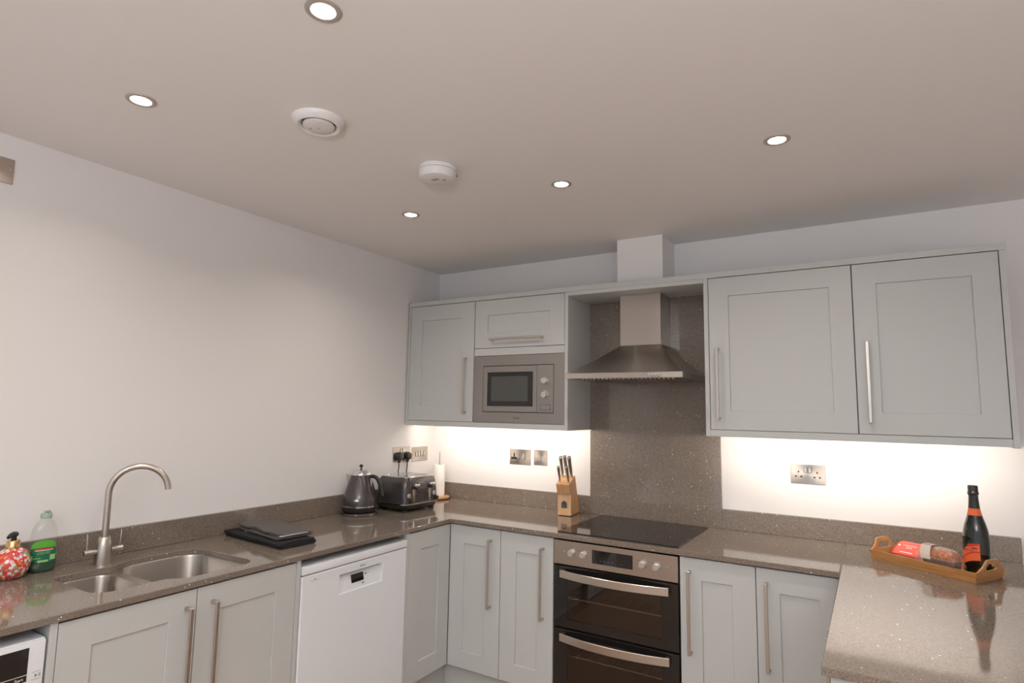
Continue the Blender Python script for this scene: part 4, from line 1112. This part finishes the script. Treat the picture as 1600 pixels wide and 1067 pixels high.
def end_bm(s):
    # outline in (y, h) with a handle hump and an oval slot, leaning outwards
    hw0, hw1 = HY_ - 0.0072, HY_ + FL - 0.0072
    out = [(-hw0, 0.0065), (hw0, 0.0065), (hw1, 0.037), (hw1 - 0.012, 0.041), (0.052, 0.055), (0.038, 0.075), (0.030, 0.0785), (-0.030, 0.0785), (-0.038, 0.075), (-0.052, 0.055), (-hw1 + 0.012, 0.041), (-hw1, 0.037)]
    hole = fillet([(-0.036, 0.039, 0.006), (0.036, 0.039, 0.006), (0.029, 0.063, 0.006), (-0.029, 0.063, 0.006)], 4)
    b = slab(new(), out, [hole], 0, TH, 0.0008)
    for v in b.verts:
        y, h, d = v.co
        x = HX + FL * h / 0.037 - TH + d
        v.co = Vector((s * x, y if s > 0 else -y, h))
    return b
for s in (-1, 1): obj('handle_end', end_bm(s), M['tray'], t, local=True, label='end board with a cut-out hand hole')

def on_tray(u, v, z): return TR @ Vector((u, v, z))
# sparkling wine bottle
BA = R(-34)
t = thing('wine_bottle', 'dark sparkling wine bottle with orange label standing on the tray', 'bottle', on_tray(0.1350, 0.0335, 0.0065), trot)
prof = [(0, 0.0), (0.034, 0.0), (0.0400, 0.004), (0.0415, 0.015), (0.0415, 0.115), (0.0408, 0.135), (0.0375, 0.160), (0.0320, 0.183), (0.0255, 0.204), (0.0205, 0.222), (0.0175, 0.236)]
obj('glass', lathe(new(), prof + [(0.0160, 0.250), (0, 0.250)], n=48), M['bottle'], t, True, local=True)
f_ = obj('foil', lathe(new(), [(0.0180, 0.2375), (0.0165, 0.252), (0.0150, 0.276), (0.0150, 0.286), (0.0172, 0.288), (0.0178, 0.2925), (0.0165, 0.297), (0.0158, 0.299), (0.0158, 0.3175), (0.0140, 0.3205), (0, 0.3215)], n=36), M['foil'], t, True, local=True, label='matt black neck foil')
obj('neck_band', lathe(new(), [(0.0237, 0.2100), (0.0214, 0.2200), (0.0192, 0.2290), (0.0180, 0.2380), (0.0176, 0.2382)], n=36), M['orange'], t, True, local=True, label='orange paper neck band')
cam_a = math.atan2(-3.183 + 0.377, 2.533 - 2.838) - BA      # direction of the camera in bottle space
def blab(name, a0, a1, m, off, zf, parent, label=None):
    b = new(); cols = []
    for k in range(17):
        s = k / 16; a = cam_a + R(a0 + (a1 - a0) * s); z0, z1 = zf(s)
        cols.append([((0.0415 + off) * math.cos(a), (0.0415 + off) * math.sin(a), z0 + (z1 - z0) * j / 3) for j in range(4)])
    loft(b, cols, closed=False)
    return obj(name, b, m, parent, True, local=True, label=label)
rise = lambda s: 0.040 * math.sin(s * PI * 0.55)
L_ = blab('label', -84, 12, M['orange'], 0.0005, lambda s: (0.030 + 0.9 * rise(s) * 0.75, 0.076 + rise(s)), t, 'orange wrap-round label')
blab('label_stripe', -80, 12, M['redp'], 0.0009, lambda s: (0.050 + rise(s) * 0.85, 0.057 + rise(s) * 0.80), L_, 'dark red curved stripe')
blab('label_top', -40, 8, M['redp'], 0.0009, lambda s: (0.101 + 0.010 * s, 0.112 + 0.006 * s), L_)
text('label_text', 'PROSECCO', 0.0105, M['darkprint'], L_, None, local=True, wrap=(0.0425, cam_a + R(-48), 0.0865), width=0.048)
blab('label_seal', -22, 0, M['darkprint'], 0.0009, lambda s: (0.0965, 0.1010), L_)
b = new()
for k in range(9):
    a = cam_a + R(-62); add_box(b, 0.0152 * math.cos(a) - 0.0012, 0.0152 * math.cos(a) + 0.0012, 0.0152 * math.sin(a) - 0.0012, 0.0152 * math.sin(a) + 0.0012, 0.246 + 0.0042 * k, 0.2485 + 0.0042 * k)
obj('gold_lettering', b, M['goldprint'], f_, local=True, label='gold lettering on the foil')
obj('gold_crest', cyl(new(), (0.0152 * math.cos(cam_a), 0.0152 * math.sin(cam_a), 0.296), (math.cos(cam_a), math.sin(cam_a), 0), 0.0040, 0.0018, 14), M['goldprint'], f_, local=True)

# wrapped loaf cake
t = thing('loaf_cake', 'brown loaf cake in clear film with a cream label, before the bottle', 'cake', on_tray(0.053, -0.0400, 0.0065), (0, 0, R(-34)))
def ring(hx, hy, z, r=0.012, n=5): return [(x, y, z) for x, y in fillet([(-hx, -hy, r), (hx, -hy, r), (hx, hy, r), (-hx, hy, r)], n)]
obj('case', loft(new(), [ring(0.050, 0.026, 0.0005), ring(0.053, 0.029, 0.012), ring(0.057, 0.032, 0.037)], True, True), M['cakepan'], t, True, local=True, label='dark brown baking case')
obj('crust', loft(new(), [ring(0.057, 0.032, 0.0372), ring(0.0585, 0.0335, 0.045, 0.016), ring(0.055, 0.030, 0.056, 0.018), ring(0.046, 0.022, 0.064, 0.018), ring(0.030, 0.010, 0.068, 0.009)], False, True), M['cake'], t, True, local=True, label='browned domed crust')
b = new()     # film wrapper, loosely drawn round the loaf and pinched at both ends
rings = []
for x, hy, z0, z1 in ((-0.089, 0.020, 0.030, 0.040), (-0.080, 0.026, 0.018, 0.052), (-0.066, 0.0345, 0.0012, 0.062), (-0.040, 0.0358, 0.0006, 0.072), (0.0, 0.0362, 0.0006, 0.0735),
                      (0.040, 0.0355, 0.0006, 0.070), (0.060, 0.0335, 0.0012, 0.058), (0.066, 0.024, 0.014, 0.046), (0.074, 0.018, 0.024, 0.032)):
    h = (z1 - z0); m_ = (z0 + z1) / 2
    rr_ = []
    for k in range(24):
        a = 2 * PI * k / 24
        cy = math.copysign(abs(math.cos(a)) ** 0.55, math.cos(a)); cz = math.copysign(abs(math.sin(a)) ** 0.6, math.sin(a))
        sh_ = 1 - 0.35 * max(0, cz)
        rr_.append((x + 0.002 * noise.noise(Vector((k, x * 40, 0))), hy * cy * sh_ + 0.0012 * noise.noise(Vector((x * 80, k * 0.9, 1))), m_ + h / 2 * cz))
    rings.append(rr_)
loft(b, rings)
obj('film_wrapper', b, M['film'], t, True, local=True, label='clear crinkled film wrapper')
b = new(); rings = []
for x in (-0.060, -0.048, -0.036, -0.024):
    rings.append([(x + 0.006 * abs(k - 4) / 4, y, z) for k, (y, z) in enumerate(((-0.0372, 0.034), (-0.0365, 0.044), (-0.0345, 0.054), (-0.022, 0.0745), (0.0, 0.0762), (0.022, 0.0745), (0.0345, 0.052), (0.0376, 0.030), (0.0378, 0.006)))])
loft(b, rings, closed=False)
l = obj('paper_band', b, M['cream'], t, True, local=True, label='cream paper label band')
b = new(); loft(b, [[(x, y, z) for y, z in ((-0.020, 0.0757), (0.0, 0.0772), (0.020, 0.0757))] for x in (-0.057, -0.030)], closed=False)
obj('label_patch', b, M['greylabel'], l, local=True)

for c in t.children_recursive: c.data.transform(Matrix.Diagonal((1, 1, 1.18, 1)))

# red packets leaning on the back rail
def packet(u, v, z, rz, tilt, roll, lx, ly, label, txt):
    rot = Matrix.Rotation(R(-34 + rz), 4, 'Z') @ Matrix.Rotation(R(tilt), 4, 'X') @ Matrix.Rotation(R(roll), 4, 'Y')
    k = thing('snack_packet', label, 'packet', on_tray(u, v, z), rot)
    b = new(); n = 8
    def zz(x, y): return 0.0055 * (1 - (2 * x / lx) ** 4) * (1 - (2 * y / ly) ** 4)
    for sgn in (1, -1):
        loft(b, [[(-lx / 2 + lx * i / n, -ly / 2 + ly * j / n, sgn * zz(-lx / 2 + lx * i / n, -ly / 2 + ly * j / n)) for i in range(n + 1)] for j in range(n + 1)], closed=False)
    bmesh.ops.remove_doubles(b, verts=b.verts, dist=1e-6)
    obj('sleeve', b, M['coral'], k, 'all', local=True)
    if txt:
        for s, y, w, m in (('YORKSHIRE', 0.008, lx * 0.46, 'whiteprint'), ('TEA', -0.005, lx * 0.22, 'whiteprint')):
            text('packet_text', s, 0.012, M[m], k, Matrix.Translation((0, y, 0.0062)), local=True, width=w)
        obj('small_print', add_box(new(), -lx * 0.2, lx * 0.2, -ly * 0.33, -ly * 0.28, 0.0044, 0.0050), M['whiteprint'], k, local=True)
        for s in (-1, 1): obj('side_mark', add_box(new(), s * lx * 0.36 - 0.004, s * lx * 0.36 + 0.004, 0.006, 0.014, 0.0040, 0.0046), M['whiteprint'], k, local=True)
    return k
packet(-0.106, 0.027, 0.0450, 3, 30, 0, 0.116, 0.090, 'flat coral red packet with white lettering, nearest the left tray handle', True)
packet(-0.062, 0.012, 0.0140, 5, 3, 0, 0.096, 0.082, 'coral red packet between the lettered packet and the loaf', False)
def sachet(u, v, z, rz, tilt, lx, ly, label):
    rot = Matrix.Rotation(R(-34 + rz), 4, 'Z') @ Matrix.Rotation(R(tilt), 4, 'X')
    b = new(); n = 8
    for sgn in (1, -1):
        loft(b, [[(-lx / 2 + lx * i / n, -ly / 2 + ly * j / n, sgn * 0.008 * (1 - (2 * i / n - 1) ** 4) * (1 - (2 * j / n - 1) ** 4)) for i in range(n + 1)] for j in range(n + 1)], closed=False)
    bmesh.ops.remove_doubles(b, verts=b.verts, dist=1e-6)
    o = obj('biscuit_sachet', b, M['sachet'], None, 'all')
    o.matrix_world = Matrix.Translation(on_tray(u, v, z)) @ rot
    return tag(o, label, 'sachet')
sachet(-0.134, -0.048, 0.0155, 0, 8, 0.080, 0.038, 'pale beige sachet at the left front of the tray before the red packets')
sachet(-0.062, -0.053, 0.0155, 0, 10, 0.050, 0.034, 'pale pink sachet against the front rail by the loaf')
